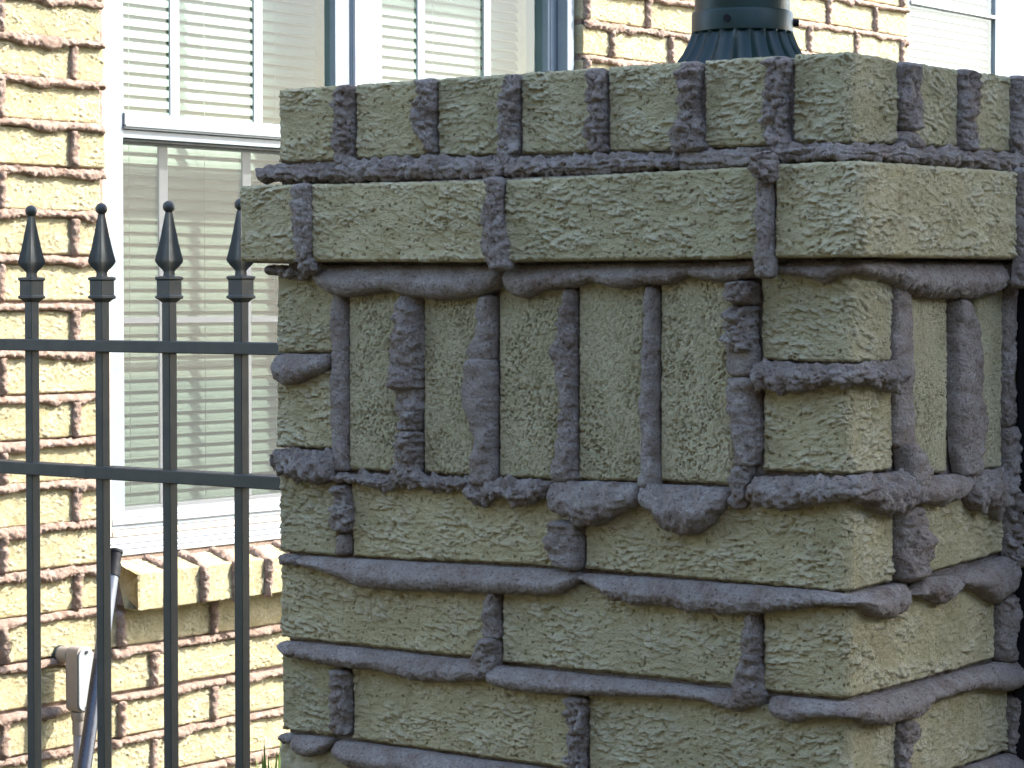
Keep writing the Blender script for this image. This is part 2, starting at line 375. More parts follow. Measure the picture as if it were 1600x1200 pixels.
BEADS=[["h",4,12,2,[[-608.3,165,153],[-584.9,167.1,152.3],[-520.4,165,150.5],[-505.6,168.1,150.1],[-501.9,168.8,150],[-461.7,168.6,149.4],[-418.9,169.3,148.8],[-390.9,168.1,148.4],[-332.9,165.4,148.4],[-322.8,165,148.4]] ],
["h",4,11,2,[[-329.5,164.2,148.3],[-283.2,163.1,148.6],[-257.3,164,148.8],[-238.1,164.7,148.8],[-157.4,161.9,148.7],[-154.3,161.9,148.7]] ],
["h",4,5,1,[[-157.4,163.9,148.8],[-157.3,163.9,148.8],[-133.3,165,149],[-103.6,164.5,149.1],[-74.6,163.9,149.7],[-66,162.6,149.9],[-65.9,162.6,149.9]] ],
["h",4,12,2,[[-64.8,164.5,152.8],[-40.4,166.6,152],[-40.3,166.6,152],[7.2,163.5,151.9],[7.3,163.5,151.9],[65.9,166.3,152.5],[66.1,166.3,152.5],[106.7,165.2,152.2],[106.8,165.2,152.2]] ],
["h",4,13,2,[[96.4,165.7,152.3],[96.5,165.7,152.3],[170.4,167.1,152.7],[170.6,167.1,152.7],[237.4,168.1,153.5],[283.9,169.1,154.1],[284.1,169.1,154.1],[332.2,169.1,153.8],[332.4,169.1,153.8]] ],
["h",0,10,1.8,[[-593.6,78,71.1],[-573.5,77.8,67.6],[-554.3,77.6,65.2],[-542.9,77.5,68.1],[-541.4,77.5,68.5]] ],
["h",0,25,0.45,[[-539.2,74.1,62.8],[-539.1,74.1,62.8],[-520.4,78.4,52.7],[-520.3,78.5,52.6],[-501.8,78.3,48.7],[-447,77.8,54.2],[-425.5,77.6,48.7],[-390.3,77.3,45.9],[-349,77,50.2],[-328.7,76.8,58.2],[-327.3,76.8,58.7]] ],
["h",0,20,0.6,[[-326.6,76.8,55.5],[-313.9,76.9,50.2],[-303.3,76.9,47],[-288.7,77,53.8],[-256.1,77.2,56.4],[-236.9,77.3,61.5],[-217.8,77.3,56.3],[-202.1,77.4,55.2],[-186.5,77.4,58.7],[-161.9,77.5,58.6],[-143.7,77.6,66.1],[-131.7,77.6,62.7],[-125.7,77.7,61],[-101.9,77.9,60.9],[-78.6,78.1,64.7]] ],
["h",0,14,0.8,[[-69.9,76.5,68.2],[-52.6,76.8,65.6],[-38.4,77.1,63.1],[-17.5,77.5,59.1],[-7.5,77.6,65.3],[4.1,77.9,66.7],[4.2,77.9,66.7],[25.4,78.1,64.5],[50.1,78.4,61.7],[69.9,78.7,57.9],[70.1,78.7,57.8]] ],
["h",0,22,1.2,[[59.9,75.6,58.3],[60.1,75.6,58.3],[85.4,76.7,51.9],[111.2,77.8,48.9],[121.4,78.3,48.7],[175.4,78.5,47.4],[219.9,78.7,51.1],[248.4,78.8,61.8],[256.3,78.8,67.9],[258.7,78.8,69.8]] ],
["h",0,18,2.2,[[256.3,77.8,61.8],[256.5,77.8,61.8],[277.7,78,52.3],[301.6,78.3,50.1],[337.8,78.7,56.7],[338.1,78.7,56.7]] ],
["h",0,15,0.8,[[-588.6,-0.4,-21.6],[-588.5,-0.4,-21.6],[-573.9,-0.2,-29.9],[-558.5,-0,-27.9],[-535.7,0.2,-19],[-522.9,0.4,-13.7],[-522.8,0.4,-13.7]] ],
["h",0,17,1.8,[[-85.3,-1.6,-17.5],[-72.5,0.5,-22.2],[-55.2,-0.3,-24.3],[-36.9,-1.2,-23.4],[-26.8,-1.7,-18.3],[4.7,-1,-16.9],[4.9,-1,-16.9]] ],
["h",0,15,2,[[-15.6,-1.6,-18.1],[-15.5,-1.6,-18.1],[4.7,-1,-16.6],[11.6,-0.9,-16.1],[31,-0.6,-17.6],[50.8,-0.3,-24.1],[68.8,-0,-18.6],[77.8,0.1,-9.9],[78.9,0.1,-8.9]] ],
["h",0,17,2.2,[[-589,-85.8,-106.5],[-588.9,-85.8,-106.5],[-574.2,-85.5,-108.8],[-551.2,-85.1,-114.1],[-528.5,-84.6,-115.9],[-515.7,-84.4,-108.6],[-515.6,-84.4,-108.6]] ],
["h",0,9,2,[[-519.5,-104.8,-112.1],[-519.4,-104.8,-112.1],[-491.2,-104,-111.5],[-476.5,-103.6,-113.6],[-454.6,-103,-117.1],[-443.8,-102.7,-111.1],[-433,-102.4,-111.6],[-425.9,-102.4,-112],[-397.6,-102.3,-115.1],[-362.8,-102.2,-110.3]] ],
["h",0,13,2,[[-368.4,-102.4,-122.4],[-368.3,-102.4,-122.5],[-349.1,-102.2,-128.5],[-335.5,-102,-116.1],[-322,-101.9,-120.8],[-305.3,-101.7,-122.6],[-288.7,-101.5,-116.5],[-280.8,-101.4,-110.3],[-279.5,-101.4,-109.3]] ],
["h",0,24,1.2,[[-280.8,-100.3,-119.9],[-269,-100.1,-129.8],[-256,-99.9,-134.4],[-243.1,-99.6,-138.4],[-223.9,-99.2,-132.7],[-205,-98.9,-124],[-190.6,-98.6,-116.4],[-190,-98.6,-116]] ],
["h",0,25,1.2,[[-191.2,-98.6,-115.6],[-181.3,-98.6,-118.7],[-173.8,-98.7,-125],[-164.6,-98.7,-134.7],[-149.3,-98.7,-140],[-134.2,-98.8,-138.1],[-119.2,-98.8,-127.2],[-107.3,-98.9,-114],[-103.8,-98.9,-107.5],[-103.2,-98.9,-106.3]] ],
["h",0,18,1.6,[[-88,-89.2,-109.6],[-87.9,-89.2,-109.6],[-72.2,-88,-112.3],[-72.1,-88,-112.3],[-49.1,-87.4,-114.7],[-32,-86.9,-108.9],[-15.2,-86.4,-106.2],[5.4,-85.8,-104.8],[5.6,-85.8,-104.8]] ],
["h",0,18,1.8,[[-4.1,-85.7,-104.7],[-4,-85.7,-104.7],[17.2,-85.9,-107.5],[27,-86,-114],[51.7,-86.3,-118.6],[71.5,-86.4,-116.9],[71.8,-86.5,-116.9],[91.9,-92,-113.7],[92.1,-92.1,-113.7],[96.2,-92.1,-104.9]] ],
["h",0,16,0.8,[[86.8,-91.8,-109.4],[87,-91.8,-109.4],[102.5,-91.9,-112.8],[134,-92.3,-117.4],[166.3,-92.7,-114.2],[182.5,-92.9,-105.8],[185.9,-92.9,-104]] ],
["h",0,14,2.2,[[182.5,-92.3,-119.4],[182.8,-92.3,-119.4],[205.1,-92.5,-125.6],[222,-92.6,-121.9],[233.6,-92.6,-135.4],[245.1,-92.7,-132.5],[262,-92.8,-114.7],[265.8,-92.8,-110.7]] ],
["h",0,8,1.4,[[-584.7,-179.8,-188.4],[-584.6,-179.8,-188.4],[-559.2,-179.4,-189.7],[-559.1,-179.4,-189.7]] ],
["h",0,19,0.5,[[-560.7,-179.5,-188.7],[-536.3,-179,-191.7],[-506.3,-178.5,-198.2],[-484.1,-178,-204],[-447.6,-177.3,-203.7],[-390.7,-176.2,-201.4],[-335.6,-175.1,-198.7],[-288.7,-174.2,-197],[-269,-173.8,-194.6],[-252.7,-173.5,-186.4],[-252.1,-173.5,-186.1]] ],
["h",0,17,0.9,[[-250.8,-175,-178.7],[-236.6,-174.9,-185.6],[-217.5,-174.8,-194.6],[-192.3,-174.6,-198],[-167.5,-174.5,-196.2],[-143.1,-174.3,-199.5],[-101.2,-174.1,-198.9],[-71.9,-173.9,-195.3],[-37.4,-173.7,-189.3],[-24.4,-173.6,-186.4]] ],
["h",0,13,0.9,[[-31.8,-173.1,-186.4],[-31.7,-173.1,-186.4],[6.1,-175.9,-185.7],[6.2,-175.9,-185.7],[17.9,-175.5,-190.7],[27.6,-175.1,-195.5],[52.4,-174.2,-199.5],[72.5,-173.4,-199],[84.5,-173,-192.8],[85.7,-173,-192.2]] ],
["h",0,15,1.2,[[87.7,-182.3,-183.8],[103.2,-177.9,-186.8],[118.7,-173.4,-191.7],[118.9,-173.4,-191.8],[134.9,-173.8,-196.8],[150.9,-174.2,-193.2],[169.1,-174.6,-186.1],[169.3,-174.6,-186.1]] ],
["h",0,17,0.8,[[164.8,-174.8,-184.6],[164.9,-174.8,-184.6],[200.3,-171.8,-190.9],[217.3,-170.3,-199.3],[234.5,-168.9,-204.7],[257.6,-166.9,-200.4],[263,-166.4,-193.9],[268,-166.4,-187.8]] ],
["h",0,16,0.8,[[-584.2,-256.9,-265.5],[-567.2,-256.8,-272.7],[-536.6,-256.8,-274.1],[-506.5,-256.7,-276],[-462.3,-256.6,-274.4],[-426.2,-256.5,-279.5],[-390.8,-256.4,-277.9],[-349.2,-256.3,-272.7],[-345.8,-256.3,-272.2]] ],
["h",0,18,0.5,[[-345.8,-258.2,-274.4],[-322.1,-258.2,-278.7],[-288.7,-258.1,-278.3],[-243,-258,-276.1],[-192.2,-257.8,-271.8],[-155.1,-257.7,-269.4],[-124.8,-257.7,-269],[-112.8,-257.6,-272.9],[-95,-257.6,-274.7],[-83.3,-257.6,-268.1],[-82.1,-257.6,-267.5]] ],
["h",0,17,0.7,[[-68.7,-258.2,-268.7],[-62.9,-258.1,-275.5],[-48.5,-258,-279.1],[-25.7,-257.8,-271.9],[6.8,-257.5,-271.2],[6.9,-257.5,-271.2],[20.3,-257.2,-274.9],[20.5,-257.2,-274.9]] ],
["h",0,19,0.9,[[6.8,-257.5,-274.1],[6.9,-257.5,-274.1],[43.2,-257.3,-281.4],[73.3,-257.2,-281.3],[93.5,-257.1,-281.9],[99,-257,-282.1],[114.5,-256.5,-273.9],[157.2,-255.4,-271.5],[178.8,-254.8,-271.5],[179,-254.8,-271.5]] ],
["h",0,19,0.6,[[165.7,-255.3,-272],[165.9,-255.3,-272],[201.3,-255,-271.6],[246.7,-254.5,-279.7],[247,-254.5,-279.8],[282.3,-253.8,-281.3],[342.7,-252.5,-277.6],[343,-252.5,-277.5]] ],
["h",0,7,1.2,[[-584.6,-339.9,-349.2],[-567.5,-339.9,-350],[-566,-339.9,-350.1]] ],
["h",0,14,0.6,[[-567.6,-339.9,-351.4],[-567.5,-339.9,-351.5],[-559.9,-339.8,-358],[-548.4,-339.6,-359.7],[-533.1,-339.3,-355.2],[-520.3,-339,-346.4],[-520.2,-339,-346.4]] ],
["h",0,17,0.5,[[-518,-339.4,-353.6],[-499.4,-339.4,-362.8],[-426.4,-339.5,-362.5],[-255.9,-339.7,-360.6],[-252.6,-339.7,-360.6]] ],
["h",0,15,0.8,[[-249.4,-339.3,-357.2],[-192.1,-339.1,-358.2],[7.4,-338.4,-356],[7.6,-338.4,-356]] ],
["h",0,17,0.8,[[14.2,-339.4,-354.7],[14.3,-339.4,-354.7],[115.4,-336.9,-358.4],[206.5,-334.6,-356.9],[206.8,-334.6,-356.9],[343.9,-333.2,-352.8],[344.1,-333.2,-352.7]] ],
["v",2,11,1.6,[[161.8,-510.6,-493.5],[188.1,-517.2,-496.4],[204.6,-512.6,-495.6],[215.8,-516.3,-495.6],[234.1,-514.8,-493.3]] ],
["v",2,10,1.6,[[170.6,-407.3,-403.1],[177.2,-411.5,-403.8],[187.1,-419.9,-403.8],[198.1,-427,-404.4],[209,-430.5,-403],[219.6,-420.6,-403],[234.8,-422,-400.9]] ],
["v",2,10,1.8,[[153.1,-332.4,-320.4],[167.8,-333.8,-315],[181,-332.4,-315],[191.6,-333.8,-315.7],[204.8,-333.7,-315],[215.3,-329,-314.3],[233.1,-325.7,-312.3]] ],
["v",2,9,1.8,[[164.6,-239.4,-222.9],[174,-240.7,-227.4],[185.4,-247.1,-227.4],[193,-239.5,-226.8],[211.1,-242,-226.8],[233.6,-240.8,-225.5]] ],
["v",2,13,1.8,[[161.6,-161.6,-127.8],[179.2,-159.8,-130.9],[191.7,-153.1,-135.1],[206.7,-152,-137.5],[221.8,-155.6,-133.9],[233.7,-153.2,-133.4]] ],
["v",2,12,2.2,[[154.6,-64,-47.5],[166,-71,-50.9],[178.4,-73.9,-55.5],[193.1,-76.8,-53.9],[202.9,-74,-57.9],[219.9,-74,-53.4],[233.1,-72.9,-52.3]] ],
["v",2,11,1.4,[[176.8,77.5,93.8],[185.4,75.4,100.9],[200.3,72.2,105.9],[215.1,75.1,100.6],[231.4,70.9,102.5]] ],
["v",2,8,1.4,[[163.1,69.6,110.5],[177.8,72.4,100]] ],
["v",2,10,1.6,[[164.7,170.1,195.3],[180,169.9,186.3],[195.7,171.9,196.1],[211.3,171.7,199.2],[232.8,171.5,194.5]] ],
["v",2,11,1.6,[[166.2,264.8,286],[184.6,261.1,278.7],[206.2,265.5,285.5],[234,265.1,287.5]] ],
["v",22,8,1.2,[[80.6,-561.6,-548.8],[96.2,-565.3,-547.3],[113,-569,-545],[135.3,-569.7,-547.1],[148.7,-568.1,-547.1]] ],
["v",16,10,2.4,[[68.3,-552,-540],[78.4,-556.5,-537],[85.1,-559.5,-543]] ],
["v",22,11,1.3,[[70.1,-344.3,-327],[77.5,-349.6,-327],[90.7,-355,-328.3],[109.1,-355,-333.6],[130.2,-352.3,-336.3],[148,-349.6,-335.6]] ],
["v",22,15,2.2,[[134.5,-88.2,-74.5],[143.3,-91.6,-71.7],[153,-92.8,-71.7],[159.8,-89.4,-74.6]] ],
["v",22,9,1,[[62.6,-91.4,-75.3],[75.2,-93.1,-73.7],[89.8,-89.7,-77.1],[109.3,-90.4,-76.1],[138.5,-91,-77.3]] ],
["v",22,9,1.5,[[56.4,253.2,284.8],[82.7,257.5,278.5],[114.3,257.1,275.7],[155.4,256.5,279.8]] ],
["v",0,6,0.7,[[-103.9,-520.9,-500.8],[-83.1,-521.6,-502.2],[-27,-522.2,-502],[17.9,-521.3,-502.6],[57.1,-518.9,-504.7]] ],
["v",0,13,1.5,[[-32,-447.2,-417.9],[-14.4,-450,-417.1],[3.1,-455,-415.7],[17.4,-448.5,-415],[29.5,-443.4,-417.8],[51.4,-439.8,-418.4]] ],
["v",0,10,1.6,[[-66.5,-441.5,-419.4],[-57.2,-441.5,-419.4],[-47.4,-448.7,-418.6],[-25.4,-445.7,-417.9]] ],
["v",0,12,2,[[-111.8,-451.7,-418.7],[-99.6,-447.3,-418.7],[-80.3,-442.3,-418.7],[-64.9,-442.9,-418.7]] ],
["v",0,8,0.8,[[-5,-367.5,-339.5],[4.1,-368.9,-339.5],[19.2,-359.3,-337.5],[51.3,-357.9,-337.4]] ],
["v",0,12,0.8,[[-109.7,-364.2,-336.9],[-77.4,-360.7,-338.2],[-53.3,-366.2,-337.5],[-40,-371,-337.5],[-23.9,-373.1,-337.5],[-1.3,-367.5,-338.8]] ],
["v",0,9,1.1,[[-103.4,-280.8,-252.1],[-85,-278.2,-254.1],[-63.9,-273,-254.1],[-42.9,-269.1,-254.8],[-22.1,-274.9,-255.4],[-9,-274.9,-255.4],[4.1,-280.2,-254.8],[14.6,-273.6,-255.5],[40.7,-269.1,-255.5],[56.4,-265.2,-255.5]] ],
["v",0,8,0.6,[[-104.9,-193.1,-170.2],[-81.8,-190,-173.3],[-46,-192.6,-174],[-20.4,-190.1,-174],[5.1,-187.7,-174.1],[58.2,-186.5,-174.2]] ],
["v",0,16,1.8,[[42,-101.9,-80.8],[48.5,-107.8,-80.8],[61.9,-109,-80.3]] ],
["v",0,14,2.2,[[5.2,-107.7,-80.7],[11.2,-107.7,-80.7],[23.6,-109.5,-81.9],[35,-110.1,-81.9],[43,-103.1,-80.8]] ],
["v",0,8,0.6,[[-13.7,-110,-80],[-3.8,-110.6,-80.1],[13.7,-109.5,-80.7]] ],
["v",0,10,1.2,[[-83.3,-100.3,-81],[-63.4,-103.3,-75.8],[-48.5,-105.7,-77],[-28.6,-109.4,-78.8],[-12.7,-110,-79.5]] ],
["v",0,11,1.4,[[-117,-103.8,-89.6],[-93.5,-103.8,-88.5],[-81,-103.9,-83.9]] ],
["v",0,6,0.7,[[-69.2,68.3,104.1],[-39,68,99.7],[1,67.6,98.2],[60.9,67.1,94.5]] ],
["v",0,13,0.8,[[-114.6,96.3,117.1],[-100.3,83.8,125.4],[-84.9,78.5,121],[-64.3,73.3,104.1]] ],
["v",0,13,0.8,[[-97.2,173.7,199.2],[-73.8,165.8,207.9],[-47.8,163.4,214.3],[-0.9,162.8,209.3],[30.3,162.5,197.7],[48.5,161.2,184.2]] ],
["v",0,7,1,[[-60.1,253.4,269.8],[-23.7,253,270.5],[8.4,251.4,270.1],[69.9,251.8,275.1]] ],
["v",0,10,1.2,[[-109.8,254.1,282.3],[-89.1,255,272.6],[-77.5,254.8,280.7],[-58.1,254.6,274.5]] ],
["v",0,11,2,[[-157.2,-516.6,-498.7],[-147.6,-521.1,-495],[-133.5,-517.3,-496.4],[-115,-516.5,-498.6]] ],
["v",0,5,0.9,[[-177.5,-518.2,-500.3],[-158.9,-515.1,-500.9]] ],
["v",0,16,1.2,[[-174.9,-266.4,-249.5],[-166.4,-279.5,-248.9],[-153.3,-284.1,-248.2],[-145.4,-282.1,-248.9],[-133.2,-276.9,-249.5]] ],
["v",0,13,1.4,[[-174.7,76.3,119.8],[-155.5,74.1,121.7],[-135.1,73.9,117.3],[-115.8,73.8,112.9]] ],
["v",0,13,2.2,[[-178.8,259.6,278.5],[-153.1,259.3,285.3],[-131.8,260.2,292.2],[-112.9,258.8,291.9]] ],
["v",0,7,1.2,[[-238.5,-352,-333.5],[-222.4,-351.3,-334.2],[-196.4,-348.5,-334.9]] ],
["v",0,12,1.6,[[-273.3,-371.3,-343.8],[-258.1,-366.4,-334.2],[-246.8,-357.5,-333.6],[-235.8,-351.3,-333.5]] ],
["v",0,7,1.3,[[-232.9,-96.3,-77],[-217.8,-94.6,-77.6],[-195.2,-90.5,-77.7]] ],
["v",0,13,1.6,[[-270.6,-98,-78.6],[-260.5,-102.1,-73.4],[-242.9,-99.8,-74.6],[-227.9,-96.3,-77]] ],
["v",0,10,1.2,[[-257.7,249,282],[-237.9,245.3,267.5],[-216.8,246.2,274.3],[-199.7,249.4,275.2]] ],
["v",0,10,1.5,[[-336.8,-518.7,-500],[-308.7,-521.6,-500.7],[-294.4,-520.8,-499.9],[-277.4,-520,-499.8]] ],
["v",0,9,2,[[-339.3,-263.7,-245.5],[-320.8,-259.8,-246.8],[-310.1,-260.5,-243],[-294.5,-262.4,-244.9],[-277.4,-262.4,-241.1]] ],
["v",0,10,1.4,[[-340.5,75.9,89.2],[-307.8,75.6,90.9],[-296.2,76.5,104.3],[-283.4,75.3,104.2]] ],
["v",0,8,1.4,[[-337.5,267.6,283],[-286.6,266.9,294.3]]]]


# ------------------------------------------------------------------ the pillar
def wrap(s, n, z, o, r=11.0):
    """pillar skin: s = distance along the faces from the near corner (left < 0 < right), n = outwards, o = overhang"""
    s = np.asarray(s, float); n = n+0*s
    th = np.clip((s+r)/(2*r), 0, 1)*math.pi/2
    x = np.where(s < -r, s+o, np.where(s > r, o+n, (o-r)+(r+n)*np.sin(th)))
    y = np.where(s < -r, -o-n, np.where(s > r, s-o, (-o+r)-(r+n)*np.cos(th)))
    return np.stack([x, y, z+0*s], -1)
pil = thing('brick_pillar', (-0.294, 0.294, 0), 'shaded olive buff brick pillar with corbelled cap and lumpy lavender mortar squeezed from its joints', 'pillar')
WLOC[pil.name] = Vector(pil.location)
def finish(name, V, F, m, parent, rel=None):
    V = V/1000.0; V[:, 2] += GZ; c = (V.min(0)+V.max(0))/2
    return link(name, mesh_np(name, V-c, F, rel is None, rel), m, parent, c)
def pillar_brick(kind, o, ss, zb, zt, seed, res=0.88, k=1.0, name='brick'):
    s0, s1 = ss[0], ss[-1]
    nu = max(6, int((s1-s0)/res)); nv = max(6, int((zt[0]-zb[0])/res))
    s = np.linspace(s0, s1, nu)[:, None]; v = np.linspace(0, 1, nv)[None, :]
    B = np.interp(s, ss, zb); T = np.interp(s, ss, zt); z = B+(T-B)*v; s = s+0*v
    a, b = (z+500, s) if kind == 'v' else (s, z)
    h, rel = brick_relief(a+seed*131.7, b+seed*57.3, seed % 7*50, k)
    if kind == 'v':
        vm = 0.25+0.75*sstep(perlin(s/25, z/45, None, seed+71), -0.3, 0.3); h = 0.35*h+(0.8+0.2*vm)*(0.9*fbm(s/1.9, z/3.6, None, seed+3, 3)-1.6*sstep(perlin(s/1.5, z/2.6, None, seed+4), 0.2, 0.5)*(0.4+vm)-0.8*sstep(perlin(s/2.6, z/5, None, seed+14), 0.3, 0.5))
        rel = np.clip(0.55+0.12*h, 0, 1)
    e = np.minimum(np.minimum(s-s0, s1-s), np.minimum(z-B, T-z))
    n = h-2.4*(1-sstep(e, 0, 2.2))-0.3
    # ragged arrises
    ed = 1-sstep(e, 0, 4)
    s = s+ed*1.1*fbm(z/5, s/60, None, seed+41, 2); z = z+ed*1.1*fbm(s/6, z/50, None, seed+43, 2)
    V = wrap(s, n, z, o).reshape(-1, 3); F = grid_faces(nu, nv)
    idx = np.arange(nu*nv).reshape(nu, nv)
    ring = np.concatenate([idx[:, 0], idx[-1, 1:], idx[-2::-1, -1], idx[0, -2:0:-1]])
    rs, rz = s.reshape(-1)[ring], z.reshape(-1)[ring]
    back = wrap(rs, -34.0, rz, o)
    if s0 < 0 < s1:
        # keep the hidden back of a corner brick inside the pillar
        bs = np.where(rs < 0, np.minimum(rs, -34.0), np.maximum(rs, 34.0)); back = wrap(bs, -34.0, rz, o)
    m = len(ring); off = len(V); j = np.arange(m); k2 = (j+1) % m
    F2 = np.stack([ring[k2], ring[j], off+j, off+k2], -1)
    F = np.concatenate([F[:, ::-1], F2[:, ::-1]])
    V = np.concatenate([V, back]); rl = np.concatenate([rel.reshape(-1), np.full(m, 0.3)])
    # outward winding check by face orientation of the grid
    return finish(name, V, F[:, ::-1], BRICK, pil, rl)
for i, (kind, o, ss, zb, zt) in enumerate(BRICKS):
    pillar_brick(kind, o, ss, zb, zt, i+1)
# courses that carry on out of the measured area: round behind the gate post and down to the ground
extra = []
for z0 in (-85, -1, ): pass
def simple(s0, s1, z0, z1, o=0, kind='h'): extra.append((kind, o, [s0, s1], [z0, z0], [z1, z1]))
simple(275, 350, 169, 232, 2); simple(362, 438, 169, 232, 2); simple(450, 588, 169, 232, 2)
simple(270, 500, 80, 151, 22); simple(512, 632, 80, 151, 22)
for a0 in (272, 358, 444): simple(a0, a0+70, -92, 70, 0, 'v')
simple(526, 588, -92, 70)
simple(272, 500, -172, -103); simple(512, 588, -172, -103)
simple(258, 500, -254, -184); simple(512, 588, -254, -184)
simple(280, 510, -334, -264); simple(522, 588, -334, -264)
zz = -421.0; r = 0
while zz > -1290:
    A = [(-588, -344), (-332, -88), (-76, 244), (258, 500), (512, 588)] if r % 2 == 0 else [(-588, -519), (-503, -259), (-246, 76), (98, 340), (352, 588)]
    for s0, s1 in A:
        if s0 < 0 < s1: extra.append(('h', 0, [s0, 0, s1], [zz]*3, [zz+70]*3))
        else: simple(s0, s1, zz, zz+70)
    zz -= 83.5; r += 1
for i, (kind, o, ss, zb, zt) in enumerate(extra):
    pillar_brick(kind, o, ss, zb, zt, i+60, res=3.0 if zb[0] > -500 else 5.0)
core = MB()
core.box(-580, -8, 8, 580, -1300, 79); core.box(-602, 14, -14, 602, 79.5, 147); core.box(-584, -4, 4, 584, 147.5, 231)
core.build('mortar_core', MORT, pil)

def bead_mesh(kind, p, rough, st, seed, mapf, res=1.3, nphi=24, striated=False):
    rough = rough+0.2
    st = np.array(st, float); t0, t1 = st[0, 0], st[-1, 0]
    nt = max(6, int((t1-t0)/res)+1); t = np.linspace(t0, t1, nt)
    a = np.interp(t, st[:, 0], st[:, 1]); b = np.interp(t, st[:, 0], st[:, 2])
    kw = int(5/res)*2+1
    if nt > kw*2:
        ker = np.hanning(kw+2)[1:-1]; ker /= ker.sum()
        pa = np.pad(a, kw//2, mode='edge'); pb = np.pad(b, kw//2, mode='edge')
        a = np.convolve(pa, ker, 'valid'); b = np.convolve(pb, ker, 'valid')
    a = a+0.9*rough*fbm(t/11, t*0+seed*3.1, None, seed, 3); b = b+1.2*rough*fbm(t/9, t*0+seed*5.3, None, seed+9, 3)+0.9*rough*fbm(t/2.8, t*0+seed*2.3, None, seed+19, 2)
    if kind == 'h': a = a-1.3
    else: b = b-np.sign(b-a)*1.5
    L = 7.0 if kind == 'h' else 5.0
    d = np.minimum(t-t0, t1-t); cap = np.sqrt(np.clip(1-(1-np.clip(d/L, 0, 1))**2, 0, 1))
    q = np.clip((cap*0.6+0.4), 0, 1)
    mid = (a+b)/2 if kind == 'v' else a*0.6+b*0.4
    a = mid+(a-mid)*q; b = mid+(b-mid)*q
    pe = p*(1+0.35*min(rough, 1.5)*fbm(t/16, t*0+seed*1.7, None, seed+3, 2))
    wid = np.abs(b-a); pe = np.minimum(pe, 0.35*wid+9)
    ph = np.linspace(0, math.pi, nphi)[None, :]
    T = t[:, None]+0*ph; c = (1-np.cos(ph))/2
    w = a[:, None]+(b-a)[:, None]*c
    sk = 0.9*np.clip(fbm(t/18, t*0+seed*0.7, None, seed+4, 2), -.6, .6)[:, None]
    shape = np.sin(ph)**0.5*(0.86+sk*np.cos(ph)*(1 if kind == 'v' else 0))
    if kind == 'h': shape = shape*(0.62+0.38*sstep(c, 0.05, 0.6))
    n = pe[:, None]*shape*cap[:, None]-5*(1-np.sin(ph)**0.5)
    X, Y, Z = T, w, n
    env = sstep(np.sin(ph)+0*T, 0.0, 0.35)
    nz = 1.5*rough*fbm(X/9, Y/8, Z/9, seed+5, 3)+(0.8+0.5*rough)*fbm(X/3.0, Y/3.0, Z/3.0, seed+6, 3)
    # slabs that overlap like squeezed paste; layered smears along the ledge
    rr_ = max(rough-0.9, 0)
    if kind == 'v' or not striated:
        f1 = (X/15 if kind == 'v' else X/22)+1.3*fbm(X/14, Y/14, None, seed+51, 3)+Y/60
        fr = f1-np.floor(f1); nz = nz+rr_*(2.0*(1-fr)*sstep(fr, 0, 0.09)-0.7)
        f2 = Y/7+1.6*fbm(X/16, Y/9, None, seed+57, 3); fr = f2-np.floor(f2)
        nz = nz+min(rr_, 1)*0.8*(1-fr)*sstep(fr, 0, 0.15)*sstep(perlin(X/20, Y/20, None, seed+58), -.1, .3)
    else:
        f2 = Y/4.4+1.6*fbm(X/60, Y/22, None, seed+57, 4); fr = f2-np.floor(f2)
        nz = nz*0.12+3.6*(1-fr)**1.2*sstep(fr, 0, 0.12)*(0.6+0.5*perlin(X/30, Y/9, None, seed+59))
    rid = 1-np.abs(perlin(X/(20 if kind == 'h' else 9), Y/(6 if kind == 'h' else 7), Z/9, seed+7))*2.2
    crease = -1.7*max(rough-0.5, 0)*np.clip(rid, 0, 1)**5
    lump = 1.6*max(rough-0.8, 0)*np.clip(perlin(X/6, Y/6, Z/7, seed+8)+0.15, 0, 1)*2
    dd = (nz+crease+lump)*env
    n = n+dd*np.sin(ph); w = w+dd*np.cos(ph)*(-1 if kind == 'h' else -1)*np.sign(b-a)[:, None]
    if kind == 'h': V = mapf(T, n, w)
    else: V = mapf(w, n, T)
    V = V.reshape(-1, 3); F = grid_faces(nt, nphi)
    # end fans closed by a back strip
    return V, F
def pillar_bead(kind, o, p, rough, st, seed):
    V, F = bead_mesh(kind, p, rough, st, seed, lambda s, n, z: wrap(s, n, z, o), striated=(kind == 'h' and o == 4))
    return finish('mortar_bead', V, F if kind == 'h' else F[:, ::-1], MORT, pil)
for i, (kind, o, p, rough, st) in enumerate(BEADS):
    pillar_bead(kind, o, p, rough, st, i*13+5)
# beads lower down, out of the measured area
zz = -421.0; r = 0
while zz > -1290:
    for s0, s1 in ((-588, -200), (-195, 60), (66, 330), (336, 588)):
        x = np.linspace(s0, s1, 8)
        pillar_bead('h', 0, 16, 0.8, [[a, zz-1, zz-16-random.random()*12] for a in x], 900+r*7+int(s0))
    for s0 in ((-344, -88, 244, 500) if r % 2 == 0 else (-519, -259, 76, 340)):
        pillar_bead('v', 0, 10, 1.3, [[zz+2, s0-4, s0+13], [zz+35, s0-8, s0+12], [zz+70, s0-3, s0+13]], 1900+r*7+int(s0))
    zz -= 83.5; r += 1

